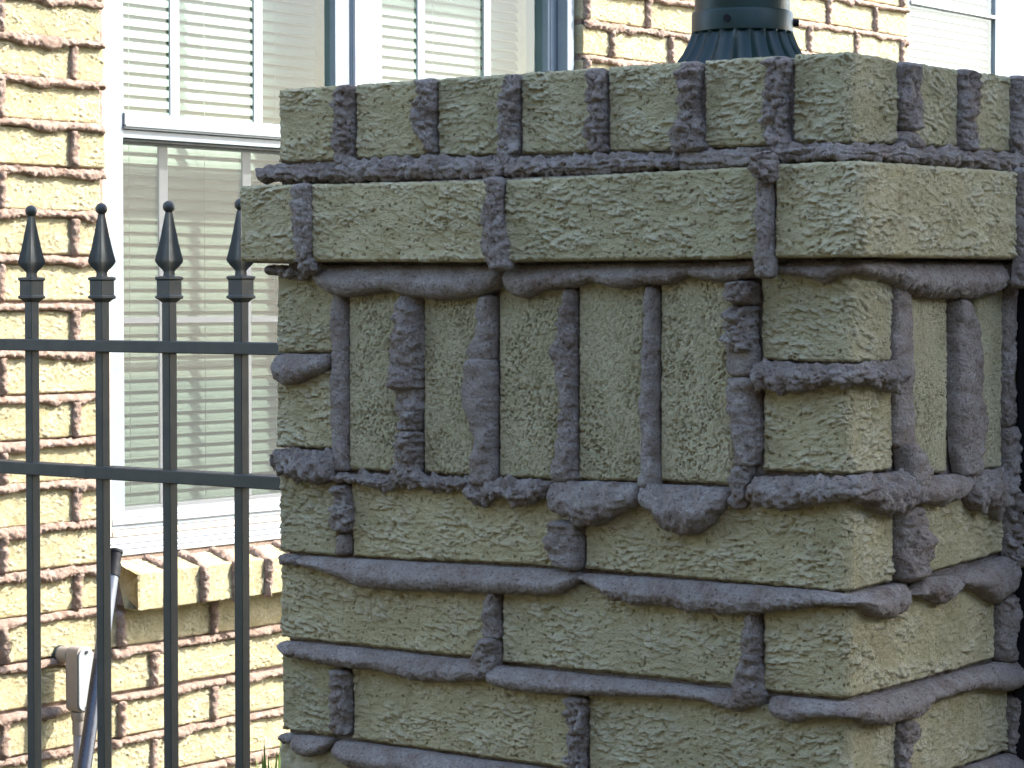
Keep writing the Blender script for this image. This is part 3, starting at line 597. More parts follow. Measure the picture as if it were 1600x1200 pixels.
# ------------------------------------------------------------------ the house wall (plane x = -2650, facing +x)
WX = -2650.0
house = thing('brick_house', (WX/1000, 2.6, 0), 'sunlit cream brick house wall with tan oozing mortar and white framed windows with blinds', 'house')
WLOC[house.name] = Vector(house.location)
def wall_brick_mesh(L, H, seed, res=2.0, kind='h', D=40):
    nu, nv = max(6, int(L/res)), max(6, int(H/res))
    y = np.linspace(-L/2, L/2, nu)[:, None]; z = np.linspace(-H/2, H/2, nv)[None, :]; y = y+0*z; z = z+0*y
    a, b = (z+500, y) if kind == 'v' else (y, z)
    h, rel = brick_relief(a+seed*91.7, b+seed*37.3, seed % 5*60+7, 1.0)
    e = np.minimum(np.minimum(y+L/2, L/2-y), np.minimum(z+H/2, H/2-z))
    n = h-2.4*(1-sstep(e, 0, 3))
    y = y+0.9*(1-sstep(e, 0, 5))*fbm(z/6, y/50, None, seed+3, 2)
    V = np.stack([n, y, z], -1).reshape(-1, 3); F = grid_faces(nu, nv)
    idx = np.arange(nu*nv).reshape(nu, nv)
    ring = np.concatenate([idx[:, 0], idx[-1, 1:], idx[-2::-1, -1], idx[0, -2:0:-1]])
    back = V[ring].copy(); back[:, 0] = -D
    m = len(ring); off = len(V); j = np.arange(m); k2 = (j+1) % m
    F = np.concatenate([F, np.stack([ring[k2], ring[j], off+j, off+k2], -1)])
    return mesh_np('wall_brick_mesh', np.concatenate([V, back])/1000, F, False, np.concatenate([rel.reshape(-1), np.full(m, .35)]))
VAR = {}
def wall_brick(y0, y1, zc, H=68):
    L = y1-y0; key = 244 if abs(L-244) < 3 else int(round(L/6.0)*6)
    nvar = 9 if key == 244 else 2
    k = (key, random.randrange(nvar))
    if k not in VAR: VAR[k] = wall_brick_mesh(key if key == 244 else L, H, 100+len(VAR)*3)
    o = link('brick', VAR[k], BRICK, house, ((WX+random.uniform(-1, 1.2))/1000, (y0+y1)/2000, zc/1000+GZ))
    return o
ROWS = [610, 534, 456, 376, 288, 209, 123, 35, -52, -137, -221, -300, -380, -466, -549, -634, -725, -808]
while ROWS[-1] > -1270: ROWS.append(ROWS[-1]-83)
ROWSU = [861, 778, 695]+ROWS
def vbead_wall(yc, z0, z1):
    key = ('v', random.randrange(7))
    if key not in VAR:
        sd = 300+key[1]*11; x = np.linspace(-36, 36, 6)
        st = [[a, -8-random.random()*5, 8+random.random()*2] for a in x]
        V, F = bead_mesh('v', random.uniform(7, 13), random.uniform(0.8, 1.8), st, sd, lambda s, n, z: np.stack([n, s, z], -1), 3.0, 10)
        VAR[key] = mesh_np('vertical_bead_mesh', V/1000, F[:, ::-1] if False else F[:, ::-1])
    return link('mortar_bead', VAR[key], WMORT, house, (WX/1000, yc/1000, (z0+z1)/2000+GZ))
def hbead_wall(y0, y1, z, seed, sc=1.0):
    n = max(3, int((y1-y0)/28)); y = np.linspace(y0, y1, n)
    st = []
    lob = fbm(y/60.0, y*0+seed, None, seed, 2)
    for a, l in zip(y, lob): st.append([a, z+6+random.uniform(-1, 2), z-7-sc*max(0, 24*(l+0.05))-random.uniform(0, 3)])
    V, F = bead_mesh('h', random.uniform(8, 13), random.uniform(0.9, 2.0), st, seed, lambda s, n, z: np.stack([n, s, z], -1), 3.2, 12)
    V = V/1000; c = (V.min(0)+V.max(0))/2
    return link('mortar_bead', mesh_np('bed_bead_mesh', V-c, F), WMORT, house, (WX/1000+c[0], c[1], c[2]+GZ))
def wall_area(y0, y1, rows, anchor, shift, flip=0, beads=True, zadd=0):
    """bricks between y0 and y1; joints at anchor+256k, alternate rows moved by shift"""
    for i in range(len(rows)-1):
        zt, zb = rows[i]+zadd, rows[i+1]+zadd; zc = (zt+zb)/2; H = min(72, zt-zb-11)
        a = anchor if (i+flip) % 2 == 0 else anchor+shift
        k0 = math.floor((y0-a)/256); ys = []
        y = a+k0*256
        while y < y1:
            s0, s1 = max(y+6, y0), min(y+250, y1)
            if s1-s0 > 18: wall_brick(s0, s1, zc)
            if y0+10 < y < y1-10: vbead_wall(y, zb+5, zt-5)
            y += 256
        if beads:
            nseg = max(1, round((y1-y0)/300)); e = np.linspace(y0+2, y1-2, nseg+1)
            for s in range(nseg): hbead_wall(e[s], e[s+1]-1, zb, int(7*i+s*31+abs(y0)) % 5000, 1.0)
RL = [693]+ROWS
wall_area(1150, 1748, RL, 1668, -182)                        # pier left of the window
low = [z for z in ROWS if z < -540]
wall_area(1748.5+6, 2700, low, 1782, 88, 0)                  # under the sill
RU = [1043, 960, 861+16, 778+16, 711, 627, 543, 460, 376, 292, 208]
wall_area(3305, 4898, RU, 3420, 155, 0)
# return of the brick opening beside the second window: header faces turned to the opening
ret = MB()
core = MB()
core.box(-2800, WX-9, -400, 1748, -1300, 2600); core.box(-2800, WX-9, 1748, 3305, -1300, -452)
core.box(-2800, WX-9, 3307, 4898, -1300, 2600); core.box(-2800, WX-9, 1748, 3307, 960, 2600)
core.box(-2800, WX-9, 4898, 6900, -1300, -452); core.box(-2800, WX-9, 4898, 6900, 1420, 2600); core.box(-2800, WX-9, 6900, 9000, -1300, 2600)
core.build('mortar_backing', WMORT, house)
for i in range(len(RU)-1):                                   # short faces seen in the reveal, shaded side
    zt, zb = RU[i], RU[i+1]
    m_ = wall_brick_mesh(84, 70, 400+i, 2.5)
    m_.transform(Matrix.Rotation(-math.pi/2, 4, 'Z'))
    link('brick', m_, BRICK, house, ((WX-46)/1000, 3.3035, (zt+zb)/2000+GZ))
# room behind
rb = MB(); rb.box(-4200, -4150, 1200, 7400, -900, 1500); rb.box(-4150, -2805, 1150, 1190, -900, 1500); rb.box(-4150, -2805, 7410, 7450, -900, 1500)
rb.box(-4150, -2805, 1190, 7400, 1460, 1500); rb.box(-4150, -2805, 1190, 7400, -900, -860)
rb.build('room', ROOM, house)

# windows -----------------------------------------------------------
SLATME = None
def slat_mesh(L):
    n = 7; vs = []; w = 25.5; tilt = math.radians(62)
    for side in (0, 1):
        for y in (-L/2, L/2):
            for i in range(n):
                u = (i/(n-1)-0.5)*w; bulge = 2.2*(1-(2*i/(n-1)-1)**2)+(0.35 if side else 0)
                x = u*math.cos(tilt)+bulge*math.sin(tilt); z = -u*math.sin(tilt)+bulge*math.cos(tilt)
                vs.append((x/1000, y/1000, z/1000))
    f = []
    for side in (0, 1):
        b = side*2*n
        for i in range(n-1):
            q = (b+i, b+i+1, b+n+i+1, b+n+i); f.append(q if side else q[::-1])
    f += [(0, n, 3*n, 2*n), (n-1, 2*n+n-1, 3*n+n-1, n+n-1)]
    return mesh_np('slat_mesh', np.array(vs), f)
def window_unit(y0, y1, jl, jr, gl, gr, zb, zr0, zr1, ztop, mx, label, zsl=None, screen=True):
    """y0..y1 outer frame, jl/jr jamb widths, gl..gr upper glass span"""
    F = -2700.0
    fr = MB()
    fr.box(F-75, F, y0, y0+jl, zb-34, ztop); fr.box(F-75, F, y1-jr, y1, zb-34, ztop)
    fr.box(F-75, F-1, y0+jl, y1-jr, zb-34, zb-12)
    fr.box(F-75, F-1, y0+jl, y1-jr, ztop-40, ztop)
    w = fr.build('window', FRAME, house, bevel=1.5); w['label'] = label
    def part(mb, name, m, bevel=0): return mb.build(name, m, w, bevel=bevel)
    # upper sash (outer track), its glass and grid
    a, b = y0+jl+0.5, y1-jr-0.5
    part(MB().box(F-34, F-2, a, gl, zr0, ztop-41), 'sash_stile', FRAME, 1); part(MB().box(F-34, F-2, gr, b, zr0, ztop-41), 'sash_stile', FRAME, 1)
    s = MB(); s.box(F-34, F+4, a, b, zr0+18, zr1); s.box(F-34, F-3, a, b, zr0+1, zr0+17.5); s.box(F-34, F+8, a, b, zr0+22, zr0+27)
    part(s, 'meeting_rail', FRAME, 1.2)
    part(MB().box(F-20, F-18, gl, gr, zr1, ztop-41), 'glass_pane', GLASS)
    for m in mx: part(MB().box(F-17.5, F-12, m-13, m+13, zr1+.5, ztop-42), 'muntin', WHITE, 1.5)
    # lower sash (inner track)
    part(MB().box(F-64, F-38, a, gl-2, zb-12, zr0), 'sash_stile', FRAME, 1); part(MB().box(F-64, F-38, gr+2, b, zb-12, zr0), 'sash_stile', FRAME, 1)
    part(MB().box(F-64, F-38, gl-1.8, gr+1.8, zr0-8, zr0+30), 'sash_rail', WHITE, 1); part(MB().box(F-64, F-38, gl-1.8, gr+1.8, zb-12, zb+6), 'sash_rail', WHITE, 1)
    part(MB().box(F-54, F-52, gl-2, gr+2, zb+6, zr0-8), 'glass_pane', GLASS)
    for m in mx: part(MB().box(F-51, F-46, m-13, m+13, zb+6.5, zr0-8.5), 'muntin', WHITE, 1.5)
    if mx: part(MB().box(F-50.5, F-46.5, gl-1.5, mx[0]-13.5, 0, 12), 'muntin', WHITE)
    for i in range(len(mx)-1): part(MB().box(F-50.5, F-46.5, mx[i]+13.5, mx[i+1]-13.5, 0, 12), 'muntin', WHITE)
    if mx: part(MB().box(F-50.5, F-46.5, mx[-1]+13.5, gr+1.5, 0, 12), 'muntin', WHITE)
    if screen:
        part(MB().box(F-14, F-13, y0+jl+4, y1-jr-4, zb+2, zr0-3), 'screen_mesh', SCREEN)
        s = MB(); s.box(F-16, F-10, y0+jl+.5, y0+jl+4, zb, zr0-1); s.box(F-16, F-10, y1-jr-4, y1-jr-.5, zb, zr0-1)
        s.box(F-16, F-10, y0+jl+4, y1-jr-4, zr0-4.5, zr0-1)
        part(s, 'gasket', GASKET)
    # bottom rail mouldings
    s = MB(); s.box(F-60, F-2, y0+jl, y1-jr, zb-11.5, zb-1); s.box(F-60, F+3, y0+6, y1-6, zb-24, zb-12)
    part(s, 'bottom_rail', WHITE, 1.5)
    # blind
    me = slat_mesh(y1-y0-jl-jr+14); z = zb+12; k = 0
    while z < ztop-60:
        o = link('slat', me, SLAT, w, ((F-125)/1000, (y0+y1)/2000+0.012, z/1000+GZ)); z += 23.1
        o.rotation_euler.y = math.radians(random.uniform(-1.2, 1.2))
    part(MB().box(F-138, F-112, y0+jl+8, y1-jr-8, ztop-58, ztop-42), 'head_rail', SLAT)
    for u in (0.18, 0.5, 0.82):
        yy = y0+jl+(y1-y0-jl-jr)*u
        part(MB().box(F-110.6, F-109.8, yy-.7, yy+.7, zb+6, ztop-50), 'cord', SLAT)
    return w
win1 = window_unit(1800, 2562, 42, 44, 1846, 2470, -371, 363, 413, 900, (1997, 2240), 'window left of the pair, half hidden by the pillar')
win2 = window_unit(2588, 3291, 34, 50, 2624, 3232, -371, 363, 413, 900, (2772, 3012), 'second window of the pair, seen above the pillar cap')
m3 = MB(); m3.box(-2775, -2692, 4905, 4979, -405, 1400); m3.box(-2775, -2692, 5520, 5760, -405, 1400); m3.box(-2775, -2693, 4979, 5520, -405, -371)
win3 = m3.build('window', FRAME, house, bevel=1.5); win3['label'] = 'far window past the lamp post, washed out white'
MB().box(-2712, -2686, 4979.5, 5519.5, 908, 918).build('meeting_rail', WHITE, win3, bevel=1)
MB().box(-2712, -2686, 5521, 5700, 908, 918).build('cross_rail', WHITE, win3, bevel=1) if False else None
MB().box(-2702, -2700, 4979.5, 5519.5, -370, 1399).build('glass_pane', GLASS3, win3)
m3 = slat_mesh(536); zz3 = -360
while zz3 < 1390:
    o = link('slat', m3, SLAT, win3, (-2.722, 5.2495, zz3/1000+GZ)); zz3 += 23.6; o.rotation_euler.y = math.radians(random.uniform(-2, 2))
# the mullion cover between the first two, the caulk line and the white sill trim
s = MB(); s.box(-2775, -2692, 2524, 2560, -405, 900); s.box(-2775, -2696, 2562.5, 2587.5, -405, 900)
s.build('mullion', WHITE, house, bevel=1.5)
for bx in ((-2720, -2692, 1750, 1799.5, -418, 900), (-2720, -2688, 3291.5, 3302, -418, 900), (-2760, -2690, 1799.8, 3291, -418, -405.5)):
    MB().box(*bx).build('caulk', CAULK, house, bevel=3)
s = MB(); s.box(-2760, -2672, 1760, 3300, -430, -418.5); s.box(-2760, -2664, 1755, 3301, -440, -430.5); s.box(-2760, -2655, 1752, 3302, -451, -440.5)
s.build('sill_trim', WHITE, house, bevel=2.5)
MB().box(-2699, -2668, 3264, 3293, -404, 899).build('sun_catch_strip', FRAME, house, bevel=3)  # added strip, set forward so the right jamb catches the sun
# rowlock brick sill, each brick a part
sy = 1772.0; i = 0
while sy < 2900:
    L = 78; m_ = wall_brick_mesh(L, 74, 500+i*3, 2.0, 'v', D=10)
    # turn the plain face mesh into a sloping sill brick: push the body back under the frame
    me = bpy.data.meshes.new('sill_brick_mesh')
    nu, nv, nw = 26, 26, 40
    # front face, top face, end face as one wrapped sheet
    y = np.linspace(-L/2, L/2, nu)[:, None]
    path = [(-2630, -552), (-2592, -552)]+[(-2590, z) for z in np.linspace(-550, -480, 34)]+[(x, -478+( -2592-x)*0.30) for x in np.linspace(-2592, -2655, 30)]
    px = np.array([q[0] for q in path])[None, :]; pz = np.array([q[1] for q in path])[None, :]
    u = np.cumsum(np.r_[0, np.hypot(np.diff(px[0]), np.diff(pz[0]))])[None, :]
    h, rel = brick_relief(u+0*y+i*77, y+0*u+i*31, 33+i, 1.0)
    h = 0.5*h-2.0*sstep(perlin(y/2.6+i, u/4.5, None, 9+i), 0.3, 0.55)
    e = np.minimum(y+L/2, L/2-y)+0*u; h = h-2.5*(1-sstep(e, 0, 3))
    nx = np.gradient(pz[0])[None, :]; nz_ = -np.gradient(px[0])[None, :]; nl = np.hypot(nx, nz_); nx, nz_ = nx/nl, nz_/nl
    V = np.stack([px+h*nx, y+0*px, pz+h*nz_], -1); nu_, nv_ = V.shape[:2]
    V = V.reshape(-1, 3); F = grid_faces(nu_, nv_)
    # closed ends
    ctr0 = len(V); V = np.vstack([V, [(-2640, -L/2, -515)], [(-2640, L/2, -515)]])
    R0 = np.arange(nv_); R1 = (nu_-1)*nv_+np.arange(nv_)
    tri = [(int(R0[j]), int(R0[j+1]), ctr0, ctr0) for j in range(nv_-1)]
    faces = [tuple(int(q) for q in f) for f in F]+[(int(R0[j+1]), int(R0[j]), ctr0) for j in range(nv_-1)]+[(int(R1[j]), int(R1[j+1]), ctr0+1) for j in range(nv_-1)]
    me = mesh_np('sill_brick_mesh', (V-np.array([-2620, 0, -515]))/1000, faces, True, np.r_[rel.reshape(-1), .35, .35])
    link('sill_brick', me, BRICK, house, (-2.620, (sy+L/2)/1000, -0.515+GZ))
    # mortar squeezed out over the joint: down the front and over the top
    yj = sy+L+6; sd = 700+i*5
    st = [[z, -7-random.random()*5, 6+random.random()*5] for z in np.linspace(-548-random.random()*14, -476, 6)]
    V, F = bead_mesh('v', 13, 1.5, st, sd, lambda s_, n, z: np.stack([n-2590, s_+yj, z], -1), 2.5, 12)
    V = V/1000; c = (V.min(0)+V.max(0))/2
    link('mortar_bead', mesh_np('sill_bead', V-c, F[:, ::-1]), WMORT, house, (c[0], c[1], c[2]+GZ))
    st = [[x, -9-random.random()*8, 8+random.random()*6] for x in np.linspace(0, 60, 5)]
    V, F = bead_mesh('v', 12, 1.6, st, sd+2, lambda s_, n, t: np.stack([-2596-t, s_+yj, -478+n+t*0.30], -1), 2.5, 12)
    V = V/1000; c = (V.min(0)+V.max(0))/2
    link('mortar_bead', mesh_np('sill_bead', V-c, F), WMORT, house, (c[0], c[1], c[2]+GZ))
    sy += 92; i += 1
s = MB(); s.box(-2800, -2602, 1778, 2900, -545, -486); s.build('sill_bed', WMORT, house)

# ------------------------------------------------------------------ fence
FY = 294.0
fence = thing('iron_fence', (-1.1, FY/1000, 0), 'dark grey iron picket fence with ball-topped spear finials running into the pillar', 'fence')
WLOC[fence.name] = Vector(fence.location)
for z0, z1 in ((-11, 2), (-152, -138), (-1150, -1137)):
    MB().box(-1900, -590, FY-13, FY+13, z0, z1).build('rail', IRON, fence, bevel=1.2)
def sq(hw, z, cx=0, cy=0, conc=0.0):
    # square ring with hollowed sides
    pts = []
    c = [(1, 1), (-1, 1), (-1, -1), (1, -1)]
    for i in range(4):
        a, b = c[i], c[(i+1) % 4]
        for t in (0.0, 0.25, 0.5, 0.75):
            x = a[0]+(b[0]-a[0])*t; y = a[1]+(b[1]-a[1])*t; k = 1-conc*(4*t*(1-t))
            pts.append((cx+hw*x*k, cy+hw*y*k, z))
    return pts
def make_picket(x):
    mb = MB().box(-5.8, 5.8, -5.8, 5.8, -1230, 46); p = mb.build('picket', IRON, None, bevel=0.8)
    col = MB().rings([sq(h, z) for h, z in ((6, 44), (8.5, 47), (11, 48.5), (11, 51), (9.6, 52), (9.6, 68), (11, 69), (11, 71.5), (8, 72.5))])
    fin = MB().rings([sq(h, z, conc=c) for h, z, c in ((4.5, 72, 0), (4.2, 77, .1), (5.0, 79, .2), (8.5, 84, .3), (10.6, 88, .34), (10.8, 90, .34), (9.4, 97, .34), (7.6, 107, .32), (6.0, 118, .28), (4.6, 128, .2), (3.2, 138, .1), (2.6, 142, 0))])
    ball = MB().lathe(0, 0, [(6.7*math.sin(a)+0.01, 147.6-6.7*math.cos(a)) for a in np.linspace(0.05, math.pi-0.05, 14)], 20)
    return p, col, fin, ball
protos = []
for x in (-1810, -1695, -1580, -1465, -1350, -1238, -1123, -1018, -911, -803, -695):
    dx = x
    if not protos:
        p, col, fin, ball = make_picket(x)
        items = []
        p.parent = fence; items.append((p, WLOC[p.name].copy()))
        for mb, nm, sm in ((col, 'collar', False), (fin, 'finial', True), (ball, 'ball', True)):
            o = mb.build(nm, IRON, p, smooth=sm, bevel=0 if sm else 0.5); items.append((o, WLOC[o.name].copy()))
        protos = items
        base = Vector((x/1000, FY/1000, 0))
        for o, w in items: pass
        p.location = items[0][1]+base-fence.location; WLOC[p.name] = items[0][1]+base
    else:
        base = Vector((x/1000, FY/1000, 0))
        p = protos[0][0].copy(); COL.objects.link(p); p.location = protos[0][1]+base-fence.location
        for o, w in protos[1:]:
            c = o.copy(); COL.objects.link(c); c.parent = p
MB().box(-600, -586, FY-17, FY+17, -16, 7).build('bracket', IRON, fence, bevel=1)
MB().box(-600, -586, FY-17, FY+17, -157, -133).build('bracket', IRON, fence, bevel=1)

# ------------------------------------------------------------------ lamp post base on the pillar
LX, LY = -284.0, 294.0
lamp = thing('lamp_post', (LX/1000, LY/1000, 0.236+GZ), 'dark green lamp post with fluted flared foot standing on top of the brick pillar', 'lamp post')
WLOC[lamp.name] = Vector(lamp.location)
prof = [(96, 236.5), (92, 240), (80, 245), (69, 252), (60, 261), (53.5, 270), (49, 279), (46, 287), (45.2, 289.5)]
def flute(a, z): return 1-0.085*abs(math.sin(a*11))**0.8*(1 if z < 289 else 0)+0.012
MB().lathe(LX, LY, prof, 176, flute).build('flared_foot', DARKGREEN, lamp, smooth=True)
MB().lathe(LX, LY, [(45.3, 288.5), (46, 289), (46, 305), (45.2, 307.3), (43.5, 307.8)], 72).build('collar_band', GREEN, lamp, smooth=True)
MB().lathe(LX, LY, [(43.2, 307), (43, 380), (41, 700), (38, 1250)], 72, lambda a, z: 1-(0.03*abs(math.sin(a*8))**2 if z > 400 else 0)).build('shaft', GREEN, lamp, smooth=True)
# screws in the band: one towards the camera, one to the right
for ang, nm in ((-1.305, 'screw'), (0.60, 'screw')):
    dx, dy = math.cos(ang), math.sin(ang)
    MB().tube((LX+dx*44, LY+dy*44, 298), (LX+dx*(47.2 if nm and ang < 0 else 51), LY+dy*(47.2 if ang < 0 else 51), 298), 3.4, n=14).build('screw', BLACK, lamp, smooth=True)
hd = MB().lathe(LX, LY, [(38, 1250), (60, 1262), (60, 1275), (42, 1285)], 32); hd.build('lantern_base', GREEN, lamp, smooth=True)
hd = MB().lathe(LX, LY, [(55, 1286), (95, 1560), (94, 1562), (54, 1288)], 6); hd.build('lantern_glass', PVCG, lamp)
hd = MB().lathe(LX, LY, [(105, 1562), (100, 1580), (50, 1640), (12, 1680), (8, 1720)], 6); hd.build('lantern_roof', GREEN, lamp)

# ------------------------------------------------------------------ black gate post against the right face
gp = thing('gate_post', (0.038, 0.305, 0), 'black square gate post standing against the right face of the pillar', 'post')
WLOC[gp.name] = Vector(gp.location)
MB().box(2, 74, 271, 345, -1300, 66).build('post', BLACK, gp, bevel=2)
MB().box(0, 78, 267.5, 349, 66.5, 73).build('post_cap', BLACK, gp, bevel=1.5)

# ------------------------------------------------------------------ conduit box on the wall
cd = thing('electrical_conduit', (-2.60, 1.62, 0), 'weathered grey conduit elbow box with cover plate and pipe running down the brick wall', 'conduit')
WLOC[cd.name] = Vector(cd.location)
def rr_box(x0, x1, yc, w, z0, z1, r=14, n=6):
    ring = []
    for cx, cz, a0 in ((yc+w/2-r, z1-r, 0), (yc-w/2+r, z1-r, 90), (yc-w/2+r, z0+r, 180), (yc+w/2-r, z0+r, 270)):
        for k in range(n+1):
            a = math.radians(a0+90*k/n); ring.append((cx+r*math.cos(a), cz+r*math.sin(a)))
    return [[(x, p, q) for p, q in ring] for x in (x0, x1)]
CY = 1627.0
MB().rings(rr_box(-2618, -2586, CY, 40, -728, -604)).build('box_body', BOXM, cd, bevel=2)
MB().rings(rr_box(-2585.5, -2582, CY, 37, -724, -608)).build('cover_plate', COVER, cd, bevel=.8)
for z in (-614, -718): MB().tube((-2583, CY, z), (-2580, CY, z), 3.2, n=10).build('screw', GASKET, cd, smooth=True)
MB().tube((-2649, CY-6, -622), (-2617, CY-6, -622), 15, 16).build('hub', BOXM, cd, smooth=True)
MB().tube((-2651, CY-6, -622), (-2644, CY-6, -622), 17, 17).build('gasket_ring', GASKET, cd, smooth=True)
MB().lathe(-2600, CY-3, [(15, -727), (14, -742), (12.5, -744), (12.5, -770), (11, -771)], 24).build('coupling', BOXM, cd, smooth=True)
MB().lathe(-2600, CY-3, [(10.8, -770.5), (10.8, -1298)], 24).build('pipe', PVCG, cd, smooth=True)

# ------------------------------------------------------------------ leaning pipe
lp = thing('leaning_pipe', (-2.3, 1.25, 0), 'black plastic pipe with a cap leaning between fence and brick sill', 'pipe')
WLOC[lp.name] = Vector(lp.location)
p0 = Vector((-2500, 1617, -462)); p1 = Vector((-2400, 1450, -790)); dv = (p1-p0)
MB().tube(p0+dv*.45, p0+dv*2.5, 12.8, 14, 24).build('pipe', PIPE, lp, smooth=True)
MB().tube(p0, p0+dv*.45, 12, 12.6, 24).build('upper_pipe', GPIPE, lp, smooth=True)  # paler upper length puts the glint on the black pipe into its colour
u_ = -dv.normalized(); q = p0-u_*4
MB().tube(q, q+u_*26, 13.8, 13.8, 24).build('coupling', BLACK, lp, smooth=True)
MB().tube(q+u_*26, q+u_*50, 11.5, 12, 24).build('cap', BLACK, lp, smooth=True)
MB().tube(q+u_*48, q+u_*53, 13.4, 13.4, 24).build('cap_rim', BLACK, lp, smooth=True)

# ------------------------------------------------------------------ plant at the foot of the wall
def blade(V, F, base, ang, lean, L, w):
    b = len(V); n = 8; d = Vector((math.cos(ang), math.sin(ang), 0)); sd = Vector((-d.y, d.x, 0))
    for i in range(n+1):
        t = i/n; c = base+d*(lean*L*t*t)+Vector((0, 0, L*(t-0.35*lean*t*t)))
        ww = w*(0.5+1.2*t)*(1-t**3)+0.3
        V.append(tuple((c-sd*ww)/1000)); V.append(tuple((c+Vector((0, 0, -ww*0.25))+d*ww*0.3)/1000)); V.append(tuple((c+sd*ww)/1000))
    for i in range(n):
        q = b+i*3; F.append((q, q+1, q+4, q+3)); F.append((q+1, q+2, q+5, q+4))
def plant(px, py, h, n, label, sd):
    rnd = random.Random(sd); V = []; F = []
    for k in range(n):
        a = rnd.uniform(0, 6.28); r = rnd.uniform(0, 16)
        blade(V, F, Vector((r*math.cos(a), r*math.sin(a), 0)), a+rnd.uniform(-.6, .6), rnd.uniform(.02, .10), h*rnd.uniform(.7, 1.0), rnd.uniform(6, 10))
    me = mesh_np('plant_leaves', np.array(V), F); o = link('leafy_plant', me, BLADE, None, (px/1000, py/1000, 0.0))
    return tag(o, label, 'plant', 'plants along the foot of the wall')
plant(-2250, 1768, 552, 34, 'green strappy plant whose leaf tips show beside the pillar at the foot of the wall', 3)

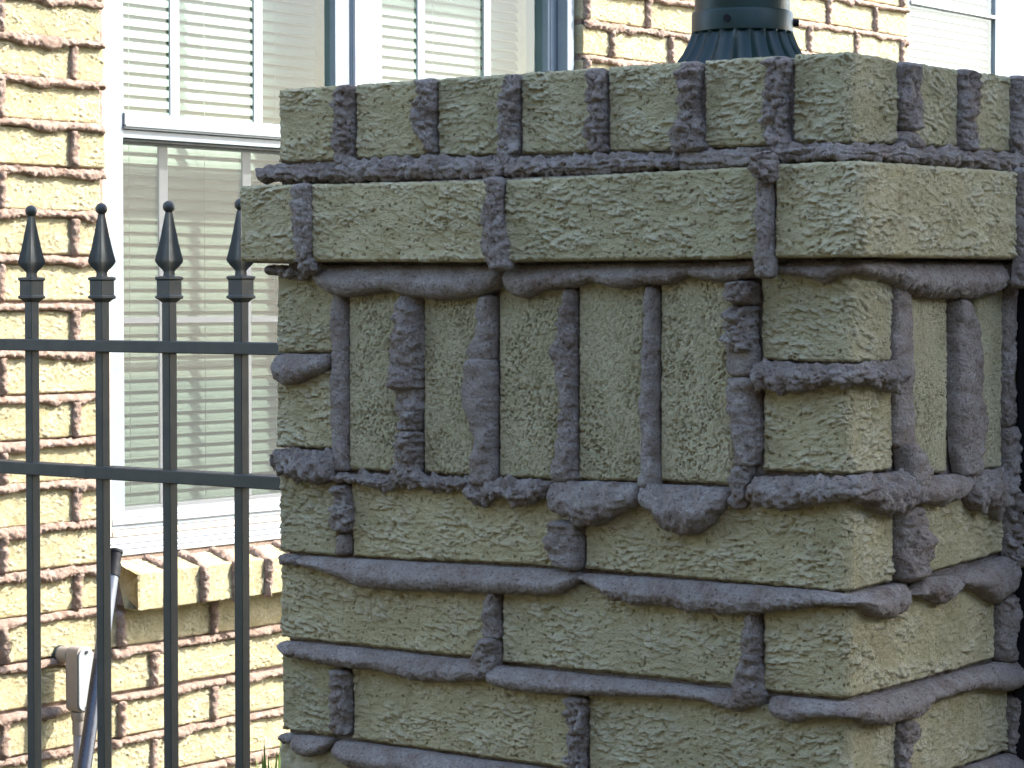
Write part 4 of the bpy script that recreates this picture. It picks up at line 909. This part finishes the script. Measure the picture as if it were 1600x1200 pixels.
# ------------------------------------------------------------------ leafy sun blocker added outside the frame to shade the pillar
rt_ = random.Random(5)
def limb(mb, pts, r0, r1, n=10):
    R = []
    for i, pnt in enumerate(pts):
        t = i/(len(pts)-1); r = r0+(r1-r0)*t; d = (Vector(pts[min(i+1, len(pts)-1)])-Vector(pts[max(i-1, 0)])).normalized()
        a = d.orthogonal().normalized(); c = d.cross(a)
        R.append([Vector(pnt)+a*math.cos(6.2832*j/n)*r*(1+.08*math.sin(3*j+i))+c*math.sin(6.2832*j/n)*r for j in range(n)])
    mb.rings(R)
def make_tree(base, CC, rad3, NL, label, sd, leaf=75):
    added_shade_tree = thing('added_shade_tree', (base[0]/1000, base[1]/1000, 0), label, 'added_shade_tree')
    WLOC[added_shade_tree.name] = Vector(added_shade_tree.location)
    B, C_ = Vector(base), Vector(CC); f = C_-Vector((0, 0, rad3[2]*.4))
    pts = [tuple(B.lerp(Vector((B.x+(f.x-B.x)*t*t, B.y+(f.y-B.y)*t*t, B.z+(f.z-B.z)*t)), 1)) for t in (0, .15, .35, .6, .8, 1)]
    MBt = MB(); limb(MBt, pts, 150, 60, 14); MBt.build('trunk', BARK, added_shade_tree, smooth=True, zoff=0)
    for k in range(8):
        a = k*0.8+sd; e = C_+Vector((math.cos(a)*rad3[0]*.7, math.sin(a)*rad3[1]*.7, rt_.uniform(-.2, .6)*rad3[2])); s0 = Vector(pts[3+k % 3])
        m2 = MB(); limb(m2, [tuple(s0), tuple(s0.lerp(e, .4)+Vector((0, 0, 120))), tuple(s0.lerp(e, .75)+Vector((0, 0, 60))), tuple(e)], 45, 12, 7)
        m2.build('limb', BARK, added_shade_tree, smooth=True, zoff=0)
    d = rng.normal(size=(NL, 3)); d /= np.linalg.norm(d, axis=1)[:, None]
    rad = rng.uniform(0.15, 1, NL)**0.6
    lumpy = 1+0.22*perlin(d[:, 0]*2.3, d[:, 1]*2.3, d[:, 2]*2.3, 77+sd)
    P = np.array(CC)+d*rad[:, None]*lumpy[:, None]*np.array(rad3)
    t1 = rng.normal(size=(NL, 3)); t1 /= np.linalg.norm(t1, axis=1)[:, None]; t2 = np.cross(t1, rng.normal(size=(NL, 3))); t2 /= np.linalg.norm(t2, axis=1)[:, None]
    sz = rng.uniform(leaf*.75, leaf*1.25, NL)[:, None]
    V = np.stack([P-t1*sz, P+t2*sz*.5, P+t1*sz, P-t2*sz*.5], 1).reshape(-1, 3)/1000
    me = mesh_np('crown_leaves', V-np.array(CC)/1000, np.arange(NL*4).reshape(-1, 4), False)
    o = link('crown', me, LEAF, added_shade_tree, tuple(np.array(CC)/1000)); o['kind'] = 'stuff'
make_tree((1900, 2750, -10), (1150, 2050, 3350), (1650, 1600, 1250), 20000, 'leafy crown and trunk added out of view to shade the pillar and the fence', 0)
def sky_blocker_hedge(x0, x1, y0, y1, h, label):  # leafy wall added out of view to hold back low sky light
    t = thing('sky_blocker_hedge', ((x0+x1)/2000, (y0+y1)/2000, 0), label, 'sky_blocker_hedge', 'unseen hedges added to block low sky light')
    WLOC[t.name] = Vector(t.location)
    MB().box(x0+120, x1-120, y0+120, y1-120, -5, h-120).build('inner_growth', BARK, t, zoff=0)
    n = int(((x1-x0)+(y1-y0))*h/4200); L = []
    while len(L) < n:
        p = [rng.uniform(x0, x1), rng.uniform(y0, y1), rng.uniform(0, h)]; q = rng.randint(3)
        side = rng.randint(5)
        if side == 0: p[0] = x0+rng.uniform(0, 160)
        elif side == 1: p[0] = x1-rng.uniform(0, 160)
        elif side == 2: p[1] = y0+rng.uniform(0, 160)
        elif side == 3: p[1] = y1-rng.uniform(0, 160)
        else: p[2] = h-rng.uniform(0, 160)
        L.append(p)
    P = np.array(L); t1 = rng.normal(size=(n, 3)); t1 /= np.linalg.norm(t1, axis=1)[:, None]; t2 = np.cross(t1, rng.normal(size=(n, 3))); t2 /= np.linalg.norm(t2, axis=1)[:, None]
    V = np.stack([P-t1*90, P+t2*50, P+t1*90, P-t2*50], 1).reshape(-1, 3)/1000; c = V.mean(0)
    o = link('foliage', mesh_np('hedge_leaves', V-c, np.arange(n*4).reshape(-1, 4), False), LEAF, t, tuple(c)); o['kind'] = 'stuff'
sky_blocker_hedge(-6500, 7000, -6200, -5200, 4200, 'tall leafy screen added behind the viewer to cut low sky light')
sky_blocker_hedge(6000, 7000, -5100, 9000, 3600, 'lower leafy screen added past the path to cut low sky light')
